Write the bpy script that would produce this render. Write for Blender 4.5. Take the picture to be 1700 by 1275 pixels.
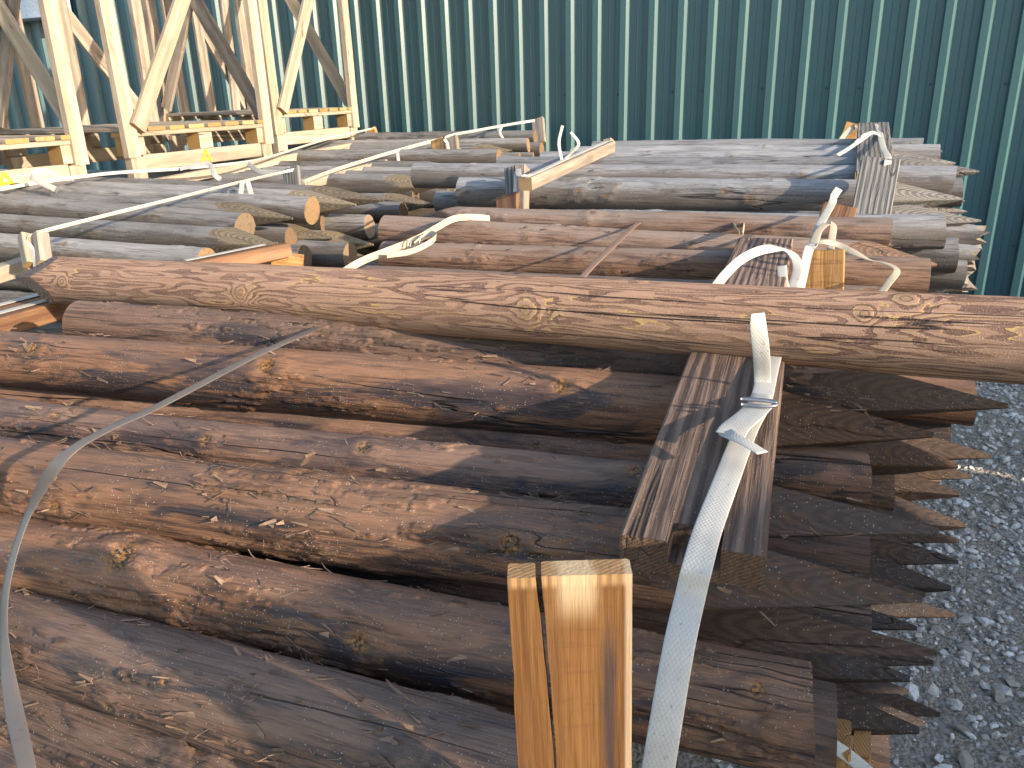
import bpy, bmesh, math, random
import numpy as np
from mathutils import Vector, Matrix

# ------------------------------------------------------------------ scene, camera, light
for o in list(bpy.data.objects):
    bpy.data.objects.remove(o)
scene = bpy.context.scene
COL = scene.collection
rnd = random.Random(7)
rad = math.radians

CAM_H, PITCH, ROLL, FOC = 1.5, rad(20.0), rad(1.7), 1328.0      # FOC: focal length in photo pixels (1700 wide)
cF = np.array([0, math.cos(PITCH), -math.sin(PITCH)])
_R0 = np.array([1.0, 0, 0]); _U0 = np.cross(_R0, cF)
cR = math.cos(ROLL) * _R0 - math.sin(ROLL) * _U0
cU = np.cross(cR, cF)
cC = np.array([0, 0, CAM_H])
cam_d = bpy.data.cameras.new('camera')
cam = bpy.data.objects.new('camera', cam_d); COL.objects.link(cam)
cam_d.sensor_width = 36.0; cam_d.lens = 36.0 * FOC / 1700.0
cam_d.clip_start = 0.02; cam_d.clip_end = 400
M = Matrix.Identity(4)
for i in range(3):
    M[i][0], M[i][1], M[i][2], M[i][3] = cR[i], cU[i], -cF[i], cC[i]
cam.matrix_world = M
scene.camera = cam

SUN_AZ, SUN_EL = rad(124.5), rad(17.0)
world = bpy.data.worlds.new('World'); scene.world = world; world.use_nodes = True
wn = world.node_tree; wn.nodes.clear()
sky = wn.nodes.new('ShaderNodeTexSky'); sky.sky_type = 'NISHITA'; sky.sun_disc = False
sky.sun_elevation = SUN_EL; sky.sun_rotation = SUN_AZ
sky.air_density = 1.0; sky.dust_density = 1.0; sky.ozone_density = 1.3
bg = wn.nodes.new('ShaderNodeBackground'); bg.inputs['Strength'].default_value = 0.15
wo = wn.nodes.new('ShaderNodeOutputWorld')
wn.links.new(sky.outputs[0], bg.inputs[0]); wn.links.new(bg.outputs[0], wo.inputs[0])
sd = bpy.data.lights.new('sun', 'SUN'); sd.energy = 3.3; sd.angle = rad(0.6); sd.color = (1.0, 0.83, 0.64)
sun = bpy.data.objects.new('sun', sd); COL.objects.link(sun)
S = Vector((math.sin(SUN_AZ) * math.cos(SUN_EL), math.cos(SUN_AZ) * math.cos(SUN_EL), math.sin(SUN_EL)))
sun.rotation_euler = S.to_track_quat('Z', 'Y').to_euler(); sun.location = (4, -4, 5)
vs = scene.view_settings
vs.view_transform = 'Standard'; vs.look = 'None'; vs.gamma = 1.0; vs.exposure = 1.5; vs.use_curve_mapping = False

# ------------------------------------------------------------------ place helpers (a point of the yard from a sight line and a height or a distance)
YAW = rad(22.0)
LD = np.array([math.cos(YAW), -math.sin(YAW), 0.0])     # along the stakes, towards their right ends
PD = np.array([math.sin(YAW), math.cos(YAW), 0.0])      # across the stakes, towards the green wall
UP = np.array([0, 0, 1.0])
def _ray(x, y): return cF + cR * (x - 850) / FOC - cU * (y - 637.5) / FOC
def onz(x, y, z):
    d = _ray(x, y); return cC + d * ((z - CAM_H) / d[2])
def at(x, y, Z): return cC + _ray(x, y) * Z
def onp(x, y, p):
    d = _ray(x, y); return cC + d * (p / (d @ PD))
def proj(P):
    d = np.asarray(P, float) - cC; Z = d @ cF
    return 850 + FOC * (d @ cR) / Z, 637.5 - FOC * (d @ cU) / Z, Z
def yard(q, p, z): return LD * q + PD * p + UP * z

# ------------------------------------------------------------------ numpy gradient noise
_rs = np.random.RandomState(11)
_perm = np.concatenate([_rs.permutation(256)] * 3)
_grad = _rs.normal(size=(256, 3)); _grad /= np.linalg.norm(_grad, axis=1)[:, None]
def noise3(x, y, z):
    xi = np.floor(x).astype(int); yi = np.floor(y).astype(int); zi = np.floor(z).astype(int)
    xf, yf, zf = x - xi, y - yi, z - zi
    xi &= 255; yi &= 255; zi &= 255
    u = xf**3 * (xf * (xf * 6 - 15) + 10); v = yf**3 * (yf * (yf * 6 - 15) + 10); w = zf**3 * (zf * (zf * 6 - 15) + 10)
    def g(a, b, c):
        h = _perm[_perm[_perm[xi + a] + yi + b] + zi + c]
        q = _grad[h]
        return q[..., 0] * (xf - a) + q[..., 1] * (yf - b) + q[..., 2] * (zf - c)
    l = lambda a, b, t: a + (b - a) * t
    return l(l(l(g(0,0,0), g(1,0,0), u), l(g(0,1,0), g(1,1,0), u), v), l(l(g(0,0,1), g(1,0,1), u), l(g(0,1,1), g(1,1,1), u), v), w) * 1.5
def fbm(x, y, z, o=4, r=0.5):
    s = 0; a = 1.0; t = 0
    for k in range(o):
        s = s + a * noise3(x * 2**k + 17.3 * k, y * 2**k + 5.1 * k, z * 2**k + 9.7 * k); t += a; a *= r
    return s / t
def sstep(a, b, x):
    t = np.clip((x - a) / (b - a), 0, 1); return t * t * (3 - 2 * t)

# ------------------------------------------------------------------ object helpers
def tag(o, label=None, cat=None, group=None, kind=None):
    if label: o['label'] = label
    if cat: o['category'] = cat
    if group: o['group'] = group
    if kind: o['kind'] = kind
    return o
def link(name, mesh, mat=None, parent=None):
    if mat is not None and (len(mesh.materials) == 0): mesh.materials.append(mat)
    o = bpy.data.objects.new(name, mesh); COL.objects.link(o)
    if parent is not None: o.parent = parent
    return o
def empty(name, loc, ax=None):
    o = bpy.data.objects.new(name, None); COL.objects.link(o); o.empty_display_size = 0.1
    if ax is None: o.location = loc
    else: o.matrix_world = frame(loc, *ax)
    return o
def frame(o, x, y, z):
    m = Matrix.Identity(4)
    for i in range(3):
        m[i][0], m[i][1], m[i][2], m[i][3] = x[i], y[i], z[i], o[i]
    return m
def unit(v): v = np.asarray(v, float); return v / np.linalg.norm(v)
def axes(x, up=UP, roll=0.0):
    x = unit(x); y = unit(np.cross(up, x)); z = np.cross(x, y)
    c, s = math.cos(roll), math.sin(roll)
    return x, y * c + z * s, z * c - y * s
def np_mesh(name, co, quads=None, tris=None, attrs=None, smooth=True):
    me = bpy.data.meshes.new(name)
    faces = []
    nq = 0 if quads is None else len(quads); nt = 0 if tris is None else len(tris)
    me.vertices.add(len(co)); me.vertices.foreach_set('co', np.ascontiguousarray(co, dtype=np.float32).ravel())
    li = np.concatenate([np.asarray(quads, dtype=np.int32).ravel() if nq else np.zeros(0, np.int32), np.asarray(tris, dtype=np.int32).ravel() if nt else np.zeros(0, np.int32)])
    me.loops.add(len(li)); me.loops.foreach_set('vertex_index', li.astype(np.int32))
    me.polygons.add(nq + nt)
    st = np.concatenate([np.arange(nq) * 4, nq * 4 + np.arange(nt) * 3]).astype(np.int32)
    me.polygons.foreach_set('loop_start', st)
    me.polygons.foreach_set('use_smooth', np.full(nq + nt, bool(smooth)))
    me.update(calc_edges=True)
    me.validate()
    for k, v in (attrs or {}).items():
        a = me.attributes.new(k, 'FLOAT', 'POINT'); a.data.foreach_set('value', np.ascontiguousarray(v, dtype=np.float32))
    return me

# ------------------------------------------------------------------ shader helpers
class NT:
    def __init__(s, name):
        s.m = bpy.data.materials.new(name); s.m.use_nodes = True
        s.t = s.m.node_tree; s.t.nodes.clear()
        s.out = s.t.nodes.new('ShaderNodeOutputMaterial')
        s.b = s.t.nodes.new('ShaderNodeBsdfPrincipled'); s.t.links.new(s.b.outputs[0], s.out.inputs[0])
    def n(s, kind, ins=None, **props):
        nd = s.t.nodes.new('ShaderNode' + kind)
        for k, v in props.items(): setattr(nd, k, v)
        for k, v in (ins or {}).items(): s.set(nd.inputs[k], v)
        return nd
    def set(s, sock, v):
        if isinstance(v, bpy.types.NodeSocket): s.t.links.new(v, sock)
        elif isinstance(v, bpy.types.Node): s.t.links.new(v.outputs[0], sock)
        else:
            if isinstance(v, (tuple, list)) and len(v) == 3 and sock.type == 'RGBA': v = (*v, 1)
            sock.default_value = v
    def math(s, op, a, b=0.0, c=None, clamp=False):
        nd = s.n('Math', operation=op, use_clamp=clamp); s.set(nd.inputs[0], a); s.set(nd.inputs[1], b)
        if c is not None: s.set(nd.inputs[2], c)
        return nd.outputs[0]
    def mix(s, f, a, b, mode='MIX'):
        nd = s.n('Mix', data_type='RGBA', blend_type=mode); s.set(nd.inputs[0], f); s.set(nd.inputs[6], a); s.set(nd.inputs[7], b)
        return nd.outputs[2]
    def ramp(s, f, lo, hi, a=0.0, b=1.0):
        nd = s.n('MapRange', interpolation_type='SMOOTHSTEP'); s.set(nd.inputs[0], f)
        nd.inputs[1].default_value, nd.inputs[2].default_value, nd.inputs[3].default_value, nd.inputs[4].default_value = lo, hi, a, b
        return nd.outputs[0]
    def attr(s, name):
        return s.n('Attribute', attribute_name=name).outputs['Fac']
    def coords(s, spread=37.0):
        tc = s.n('TexCoord'); oi = s.n('ObjectInfo')
        off = s.n('VectorMath', operation='SCALE'); s.set(off.inputs[0], (1.0, 0.71, 0.43)); s.set(off.inputs['Scale'], s.math('MULTIPLY', oi.outputs['Random'], spread))
        ad = s.n('VectorMath', operation='ADD'); s.set(ad.inputs[0], tc.outputs['Object']); s.set(ad.inputs[1], off.outputs[0])
        s.rand = oi.outputs['Random']; s.obj = tc.outputs['Object']
        return ad.outputs[0]
    def noise(s, vec, scale, detail=4.0, rough=0.55, dist=0.0, off=0.0):
        mp = s.n('Mapping'); s.set(mp.inputs['Vector'], vec); mp.inputs['Scale'].default_value = scale if isinstance(scale, tuple) else (scale,) * 3
        mp.inputs['Location'].default_value = (off, off * 1.7, off * 0.6)
        nd = s.n('TexNoise'); s.set(nd.inputs['Vector'], mp.outputs[0]); nd.inputs['Scale'].default_value = 1.0
        nd.inputs['Detail'].default_value = detail; nd.inputs['Roughness'].default_value = rough; nd.inputs['Distortion'].default_value = dist
        return nd.outputs[0]
    def bump(s, h, dist, strength=1.0, base=None):
        nd = s.n('Bump'); nd.inputs['Distance'].default_value = dist; nd.inputs['Strength'].default_value = strength; s.set(nd.inputs['Height'], h)
        if base is not None: s.set(nd.inputs['Normal'], base)
        return nd.outputs[0]
    def fin(s, col, rough=0.8, normal=None, spec=0.4):
        s.set(s.b.inputs['Base Color'], col); s.set(s.b.inputs['Roughness'], rough); s.b.inputs['Specular IOR Level'].default_value = spec
        if normal is not None: s.set(s.b.inputs['Normal'], normal)
        return s.m

def mat_stake(name, light, mid, dark, stain, barkc, cut1, cut2, end1, end2, stain_amt=0.8, speck=0.6, st_lo=0.5, rough=0.72, tint=0.25, dust=None, dust_lit_amt=0.7, under=None):
    """bark-patched round timber: body, saw-cut facets (cut=1) and end grain (cut=2), knots"""
    m = NT(name); v = m.coords()
    fib = m.noise(v, (7, 140, 140), 6, 0.6)
    pat = m.noise(v, (3.2, 16, 16), 6, 0.62, 0.6)
    fin2 = m.noise(v, (16, 380, 380), 4, 0.6, 0, 12.0)
    big = m.noise(v, (1.6, 5, 5), 3, 0.5, 0.3, 4.0)
    body = m.mix(m.ramp(m.math('ADD', m.math('MULTIPLY', pat, 0.7), m.math('MULTIPLY', fib, 0.3)), 0.36, 0.62), mid, light)
    body = m.mix(m.ramp(fib, 0.34, 0.5, 0.8, 0.0), body, dark)
    body = m.mix(m.ramp(fin2, 0.36, 0.48, 0.55, 0.0), body, dark); body = m.mix(m.ramp(fin2, 0.56, 0.7, 0.0, 0.35), body, light)
    st = m.noise(v, (5, 20, 20), 9, 0.68, 0.9, 9.0)
    stm = m.math('MULTIPLY', m.ramp(m.math('ADD', m.math('MULTIPLY', st, 0.65), m.math('MULTIPLY', big, 0.35)), st_lo, st_lo + 0.075), stain_amt)
    body = m.mix(stm, body, stain)
    bk = m.attr('bark')
    rag = m.noise(v, (30, 75, 75), 5, 0.65, 0.5, 6.0)
    body = m.mix(m.math('MULTIPLY', bk, 0.92), body, m.mix(m.ramp(m.math('ADD', m.math('MULTIPLY', fib, 0.45), m.math('MULTIPLY', rag, 0.55)), 0.38, 0.62), dark, barkc))
    if under is not None:     # side turned down: brown bark colour, with underside shade painted in too
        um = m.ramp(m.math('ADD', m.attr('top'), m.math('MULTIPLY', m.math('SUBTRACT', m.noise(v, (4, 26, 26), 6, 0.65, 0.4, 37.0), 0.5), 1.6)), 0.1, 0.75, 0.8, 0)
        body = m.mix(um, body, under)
    if dust is not None:      # bleached, dusty upper side, also painted paler as top light to round the stake
        dm = m.ramp(m.math('ADD', m.attr('top'), m.math('MULTIPLY', m.math('SUBTRACT', m.noise(v, (4, 30, 30), 6, 0.65, 0.4, 27.0), 0.5), 2.6)), 0.25, 1.05, 0, dust_lit_amt)
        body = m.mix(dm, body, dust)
    # drying cracks
    ck = m.noise(v, (0.9, 17, 17), 3, 0.4, 0.2, 21.0)
    ckm = m.ramp(m.math('ABSOLUTE', m.math('SUBTRACT', ck, 0.5)), 0.0, 0.009, 1.0, 0.0)
    ckm = m.math('MULTIPLY', ckm, m.ramp(m.noise(v, (2.5, 6, 6), 2, 0.5, 0, 31.0), 0.5, 0.62))
    body = m.mix(m.math('MULTIPLY', ckm, 0.85), body, (0.012, 0.008, 0.006))
    kn = m.attr('knot')
    body = m.mix(m.ramp(kn, 0.35, 0.9, 0, 0.85), body, m.mix(m.ramp(m.noise(v, 220, 3), 0.4, 0.62), dark, (0.27, 0.145, 0.058)))
    # saw-cut facets and end grain
    rg = m.attr('ring')
    wv = m.math('SINE', m.math('ADD', m.math('MULTIPLY', rg, 6.2832 / 0.0042), m.math('MULTIPLY', m.noise(v, 45, 4), 8.0)))
    cw = m.ramp(m.math('ADD', wv, m.math('MULTIPLY', m.math('SUBTRACT', fib, 0.5), 2.2)), -0.9, 1.0)
    cutc = m.mix(cw, cut1, cut2)
    cutc = m.mix(m.math('MULTIPLY', stm, 0.55), cutc, stain)
    endc = m.mix(cw, end1, end2)
    endc = m.mix(m.ramp(m.noise(v, 60, 5), 0.52, 0.7, 0, 0.5), endc, dark)
    ct = m.attr('cut')
    col = m.mix(m.ramp(ct, 0.3, 0.7), body, cutc); col = m.mix(m.ramp(ct, 1.3, 1.7), col, endc)
    # tone of each piece
    hs = m.n('HueSaturation'); m.set(hs.inputs['Color'], col)
    m.set(hs.inputs['Value'], m.math('ADD', 1.0 - tint, m.math('MULTIPLY', m.math('FRACT', m.math('MULTIPLY', m.rand, 7.31)), 2 * tint)))
    m.set(hs.inputs['Saturation'], m.math('ADD', 0.85, m.math('MULTIPLY', m.math('FRACT', m.math('MULTIPLY', m.rand, 3.77)), 0.3)))
    col = hs.outputs[0]
    # pale crumbs of frost and sawdust
    vo = m.n('TexVoronoi', feature='F1'); m.set(vo.inputs['Vector'], v); vo.inputs['Scale'].default_value = 250.0
    sp = m.math('MULTIPLY', m.ramp(vo.outputs['Distance'], 0.16, 0.28, 1.0, 0.0), m.math('GREATER_THAN', m.n('SeparateColor', {0: vo.outputs['Color']}).outputs[0], 0.68))
    sp = m.math('MULTIPLY', sp, m.ramp(m.noise(v, 11, 3, 0.5, 0, 3.0), 0.38, 0.6))
    col = m.mix(m.math('MULTIPLY', sp, speck), col, (0.62, 0.56, 0.48))
    h = m.math('ADD', m.math('MULTIPLY', fib, 0.8), m.math('MULTIPLY', pat, 0.9))
    h = m.math('SUBTRACT', h, m.math('MULTIPLY', ckm, 1.6))
    h = m.math('ADD', h, m.math('MULTIPLY', sp, 0.5))
    h = m.math('ADD', h, m.math('MULTIPLY', fin2, 0.7))
    h2 = m.math('ADD', h, m.math('MULTIPLY', m.noise(v, (40, 160, 160), 4, 0.6, 0, 2.0), m.math('ADD', 0.25, m.math('MULTIPLY', bk, 1.2))))
    nb = m.bump(h2, 0.0035, 0.9)
    rr = m.math('SUBTRACT', rough, m.math('MULTIPLY', stm, 0.22))
    return m.fin(col, rr, nb, 0.45)

def mat_pole(name):
    """peeled pole: contour lines of the year rings, set off by the ring attribute round the knots"""
    m = NT(name); v = m.coords(0.0)
    rg = m.attr('ring'); kn = m.attr('knot'); ct = m.attr('cut')
    fib = m.noise(v, (5, 150, 150), 6, 0.6)
    gr = m.noise(v, 520, 2, 0.5)
    wob = m.noise(v, (16, 80, 80), 6, 0.65, 0.6)
    ph = m.math('ADD', rg, m.math('MULTIPLY', wob, 1.1))
    fr = m.math('FRACT', ph)
    band = m.math('MULTIPLY', m.ramp(fr, 0.02, 0.1), m.ramp(fr, 0.40, 0.46, 1.0, 0.0))
    amt = m.ramp(m.noise(v, (2.2, 9, 9), 4, 0.6, 0, 5.0), 0.36, 0.6)
    pink = m.mix(m.ramp(fib, 0.35, 0.65), (0.34, 0.190, 0.115), (0.44, 0.262, 0.168))
    dark = m.mix(m.ramp(fib, 0.35, 0.65), (0.14, 0.072, 0.048), (0.22, 0.118, 0.078))
    col = m.mix(m.math('MULTIPLY', band, m.math('ADD', 0.35, m.math('MULTIPLY', amt, 0.65))), pink, dark)
    lip = m.math('MULTIPLY', m.ramp(fr, 0.42, 0.47), m.ramp(fr, 0.52, 0.60, 1.0, 0.0))
    yel = m.ramp(m.math('ADD', m.noise(v, (6, 18, 18), 4, 0.6, 0, 13.0), m.math('MULTIPLY', kn, 0.5)), 0.48, 0.64)
    col = m.mix(m.math('MULTIPLY', lip, m.math('MULTIPLY', yel, 0.9)), col, (0.58, 0.36, 0.13))
    col = m.mix(m.ramp(m.noise(v, (4, 14, 14), 5, 0.6, 0, 17.0), 0.60, 0.70, 0, 0.6), col, (0.42, 0.25, 0.08))
    col = m.mix(m.ramp(kn, 0.55, 1.0, 0, 0.55), col, (0.30, 0.19, 0.09))
    ck = m.noise(v, (0.55, 20, 20), 3, 0.4, 0.2, 21.0)
    ckm = m.ramp(m.math('ABSOLUTE', m.math('SUBTRACT', ck, 0.5)), 0.0, 0.008, 1.0, 0.0)
    ckm = m.math('MULTIPLY', ckm, m.ramp(m.noise(v, (1.8, 5, 5), 2, 0.5, 0, 31.0), 0.46, 0.56))
    col = m.mix(m.math('MULTIPLY', ckm, 0.92), col, (0.03, 0.018, 0.014))
    cw = m.ramp(m.math('SINE', m.math('ADD', m.math('MULTIPLY', m.attr('rr'), 6.2832 / 0.006), m.math('MULTIPLY', m.noise(v, 40, 3), 5.0))), -0.7, 0.9)
    col = m.mix(m.ramp(ct, 0.3, 0.7), col, m.mix(cw, (0.12, 0.075, 0.055), (0.27, 0.185, 0.14)))
    col = m.mix(m.ramp(gr, 0.58, 0.68, 0, 0.55), col, (0.58, 0.40, 0.28))
    h = m.math('ADD', m.math('MULTIPLY', fib, 0.5), m.math('MULTIPLY', gr, 0.35))
    h = m.math('SUBTRACT', h, m.math('MULTIPLY', band, 0.55)); h = m.math('SUBTRACT', h, m.math('MULTIPLY', ckm, 2.0))
    return m.fin(col, 0.75, m.bump(h, 0.003, 0.9), 0.35)

def mat_board(name, a, b, c, line=70.0, streak=0.7, speck=0.0, rough=0.75, bump=0.0015, end=None, stain=None, stain_lo=0.58, ridge=1.0, blotch=None):
    """sawn board, grain along local X"""
    m = NT(name); v = m.coords()
    warp = m.noise(v, (2.2, 14, 14), 3, 0.5, 0.3)
    sx = m.n('SeparateXYZ', {0: v})
    ph = m.math('ADD', m.math('MULTIPLY', m.math('ADD', sx.outputs[1], m.math('MULTIPLY', sx.outputs[2], 0.7)), line), m.math('MULTIPLY', warp, 7.0))
    wv = m.math('SINE', ph)
    fib = m.noise(v, (8, 190, 190), 6, 0.62)
    f = m.ramp(m.math('ADD', m.math('MULTIPLY', wv, 0.5 * ridge), m.math('MULTIPLY', m.math('SUBTRACT', fib, 0.5), 3.0)), -0.75, 0.75)
    col = m.mix(f, a, b)
    dk = m.noise(v, (3, 22, 22), 6, 0.65, 0.5, 7.0)
    col = m.mix(m.ramp(dk, 0.46, 0.72, 0, streak), col, c)
    if stain is not None:
        col = m.mix(m.ramp(m.noise(v, (4, 9, 9), 7, 0.65, 0.4, 15.0), stain_lo, stain_lo + 0.12, 0, 0.8), col, stain)
    if blotch is not None:   # saw marks across the grain
        col = m.mix(m.ramp(m.noise(v, (130, 14, 14), 5, 0.6, 0.3, 25.0), 0.52, 0.66, 0, 0.55), col, blotch)
    ck = m.ramp(m.math('ABSOLUTE', m.math('SUBTRACT', m.noise(v, (0.8, 15, 15), 3, 0.4, 0.2, 41.0), 0.5)), 0.0, 0.008, 1.0, 0.0)
    ck = m.math('MULTIPLY', ck, m.ramp(m.noise(v, (2, 5, 5), 2, 0.5, 0, 51.0), 0.5, 0.6))
    col = m.mix(m.math('MULTIPLY', ck, 0.75), col, (0.02, 0.013, 0.01))
    ct = m.attr('cut')
    if end is not None: col = m.mix(m.ramp(ct, 0.3, 0.7), col, m.mix(m.ramp(m.math('SINE', m.math('MULTIPLY', m.math('ADD', sx.outputs[1], m.math('MULTIPLY', sx.outputs[2], 1.6)), 900.0)), -0.6, 0.8), end, tuple(0.62 * e for e in end)))
    hs = m.n('HueSaturation'); m.set(hs.inputs['Color'], col)
    m.set(hs.inputs['Value'], m.math('ADD', 0.84, m.math('MULTIPLY', m.math('FRACT', m.math('MULTIPLY', m.rand, 9.31)), 0.3)))
    col = hs.outputs[0]
    if speck > 0:
        vo = m.n('TexVoronoi', feature='F1'); m.set(vo.inputs['Vector'], v); vo.inputs['Scale'].default_value = 210.0
        sp = m.math('MULTIPLY', m.ramp(vo.outputs['Distance'], 0.12, 0.22, 1.0, 0.0), m.math('GREATER_THAN', m.n('SeparateColor', {0: vo.outputs['Color']}).outputs[0], 0.78))
        col = m.mix(m.math('MULTIPLY', sp, speck), col, (0.62, 0.56, 0.48))
    h = m.math('ADD', m.math('MULTIPLY', f, 0.7), m.math('MULTIPLY', fib, 0.6)); h = m.math('SUBTRACT', h, m.math('MULTIPLY', ck, 1.5))
    return m.fin(col, rough, m.bump(h, bump, 0.9), 0.35)

def mat_strap(name, c, dirt, rough=0.55, weave=1.0, dirt_amt=0.65):
    m = NT(name); v = m.coords()
    uv = m.n('Attribute', attribute_name='su').outputs['Fac']; vv = m.n('Attribute', attribute_name='sv').outputs['Fac']
    a = m.math('SINE', m.math('MULTIPLY', uv, 6.2832 / 0.0034)); b = m.math('SINE', m.math('ADD', m.math('MULTIPLY', vv, 6.2832 / 0.0042), m.math('MULTIPLY', m.math('FLOOR', m.math('MULTIPLY', uv, 1 / 0.0034)), 3.1416)))
    wv = m.math('MULTIPLY', a, b)
    col = m.mix(m.ramp(wv, -0.9, 0.2, 0.12 * weave, 0.0), c, tuple(0.45 * x for x in c))
    d = m.math('MULTIPLY', m.ramp(m.noise(v, (160, 160, 160), 5, 0.65), 0.60, 0.70), m.ramp(m.noise(v, 24, 3), 0.42, 0.62))
    col = m.mix(m.math('MULTIPLY', d, dirt_amt), col, dirt)
    col = m.mix(m.ramp(m.noise(v, 15, 4), 0.45, 0.7, 0, 0.18), col, dirt)
    return m.fin(col, rough, m.bump(m.math('MULTIPLY', wv, weave), 0.0003, 0.5), 0.4)

MAT = {}
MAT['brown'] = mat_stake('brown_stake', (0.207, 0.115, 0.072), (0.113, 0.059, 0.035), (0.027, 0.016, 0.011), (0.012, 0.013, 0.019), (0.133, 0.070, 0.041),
    (0.044, 0.024, 0.014), (0.074, 0.041, 0.024), (0.101, 0.058, 0.036), (0.156, 0.094, 0.058), 0.8, 0.5, 0.485, dust=(0.242, 0.148, 0.101), dust_lit_amt=0.45)
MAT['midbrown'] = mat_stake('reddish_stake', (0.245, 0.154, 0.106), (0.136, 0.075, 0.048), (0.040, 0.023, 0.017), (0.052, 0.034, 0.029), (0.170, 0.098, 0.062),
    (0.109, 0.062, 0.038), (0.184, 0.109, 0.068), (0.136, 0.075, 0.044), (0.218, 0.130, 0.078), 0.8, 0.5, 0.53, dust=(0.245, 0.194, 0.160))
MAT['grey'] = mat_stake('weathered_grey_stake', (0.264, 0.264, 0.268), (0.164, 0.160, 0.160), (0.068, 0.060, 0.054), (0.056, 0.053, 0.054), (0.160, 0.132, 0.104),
    (0.120, 0.108, 0.096), (0.224, 0.208, 0.188), (0.144, 0.120, 0.096), (0.224, 0.192, 0.156), 0.7, 0.6, 0.525, 0.7, 0.3, dust=(0.300, 0.300, 0.310), dust_lit_amt=0.5, under=(0.105, 0.085, 0.072))
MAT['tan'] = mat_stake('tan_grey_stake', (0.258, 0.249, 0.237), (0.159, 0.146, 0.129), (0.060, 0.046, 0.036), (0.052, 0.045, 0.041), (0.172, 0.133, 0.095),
    (0.129, 0.101, 0.067), (0.215, 0.176, 0.125), (0.172, 0.112, 0.060), (0.258, 0.176, 0.103), 0.7, 0.5, 0.525, 0.72, 0.3, dust=(0.29, 0.288, 0.285), dust_lit_amt=0.45, under=(0.10, 0.078, 0.060))
MAT['pole'] = mat_pole('peeled_pole')
MAT['bearer'] = mat_board('weathered_brown_board', (0.085, 0.055, 0.042), (0.23, 0.155, 0.115), (0.06, 0.042, 0.036), 330.0, 0.6, 0.35, 0.7, 0.003, (0.15, 0.09, 0.055))
MAT['bearer_red'] = mat_board('weathered_red_board', (0.105, 0.066, 0.052), (0.34, 0.235, 0.19), (0.12, 0.08, 0.065), 420.0, 0.4, 0.2, 0.75, 0.003, (0.2, 0.12, 0.08))
MAT['orange'] = mat_board('treated_orange_board', (0.34, 0.165, 0.048), (0.56, 0.325, 0.125), (0.20, 0.085, 0.030), 120.0, 0.45, 0.0, 0.6, 0.0008, (0.46, 0.24, 0.09), (0.055, 0.034, 0.028), 0.60, 0.5, (0.17, 0.075, 0.028))
MAT['post'] = mat_board('treated_post_board', (0.121, 0.050, 0.012), (0.195, 0.095, 0.030), (0.055, 0.021, 0.008), 60.0, 0.75, 0.0, 0.6, 0.0006, (0.359, 0.211, 0.094), (0.055, 0.033, 0.027), 0.60, 0.4, (0.133, 0.058, 0.022))
def post_streak():
    m = MAT['post']; t = m.node_tree; b = next(n for n in t.nodes if n.type == 'BSDF_PRINCIPLED'); src = b.inputs['Base Color'].links[0].from_socket
    k = NT('tmp'); bpy.data.materials.remove(k.m); k.t = t; k.m = m
    tc = k.n('TexCoord').outputs['Object']; sx = k.n('SeparateXYZ', {0: tc}); nz = k.noise(tc, (14, 60, 60), 4)
    y = k.math('ADD', sx.outputs[1], k.math('MULTIPLY', k.math('SUBTRACT', nz, .5), .012))
    d = k.math('ABSOLUTE', k.math('SUBTRACT', y, .0700))
    f = k.math('MULTIPLY', k.ramp(d, .001, .0085, 1, 0), k.ramp(sx.outputs[0], .02, .085))
    c = k.mix(k.math('MULTIPLY', f, .9), src, (.045, .030, .028))
    pale = k.math('MULTIPLY', k.ramp(k.math('ABSOLUTE', k.math('SUBTRACT', y, .047)), .008, .018, 1, 0), k.ramp(sx.outputs[0], .012, .045, 1, 0))
    c = k.mix(k.math('MULTIPLY', pale, .55), c, (.62, .48, .30))
    e = k.ramp(sx.outputs[1], .080, .0835); c = k.mix(k.math('MULTIPLY', e, .6), c, (.50, .40, .26))
    t.links.new(c, b.inputs['Base Color'])
post_streak()
MAT['brownboard'] = mat_board('reddish_brown_board', (0.16, 0.075, 0.036), (0.27, 0.14, 0.07), (0.07, 0.035, 0.022), 150.0, 0.5, 0.1, 0.65, 0.001, (0.38, 0.19, 0.07))
MAT['splinter'] = mat_board('torn_fibre', (0.108, 0.068, 0.047), (0.238, 0.158, 0.108), (0.058, 0.036, 0.026), 200.0, 0.6)
MAT['greyboard'] = mat_board('silver_grey_board', (0.085, 0.081, 0.076), (0.246, 0.238, 0.230), (0.170, 0.153, 0.140), 380.0, 0.35, 0.0, 0.75, 0.0025, (0.340, 0.289, 0.230))
MAT['fresh'] = mat_board('fresh_pale_board', (0.322, 0.258, 0.184), (0.414, 0.354, 0.271), (0.184, 0.152, 0.115), 90.0, 0.6, 0.0, 0.7, 0.001, (0.386, 0.239, 0.092), (0.184, 0.143, 0.110), 0.60)
MAT['oldpale'] = mat_board('greyed_pale_board', (0.22, 0.18, 0.14), (0.33, 0.28, 0.225), (0.12, 0.10, 0.082), 110.0, 0.6, 0.0, 0.75, 0.0015, (0.5, 0.33, 0.16), (0.16, 0.12, 0.095), 0.56)
MAT['strap'] = mat_strap('white_woven_strap', (0.47, 0.455, 0.41), (0.10, 0.08, 0.065))
MAT['strap_cream'] = mat_strap('cream_strap', (0.42, 0.365, 0.275), (0.15, 0.11, 0.07))
MAT['band'] = mat_strap('dark_band', (0.14, 0.118, 0.102), (0.04, 0.03, 0.026), 0.38, 0.3, 0.6)
MAT['band_brown'] = mat_strap('brown_band', (0.26, 0.165, 0.12), (0.1, 0.06, 0.045), 0.5, 0.3, 0.5)
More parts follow.
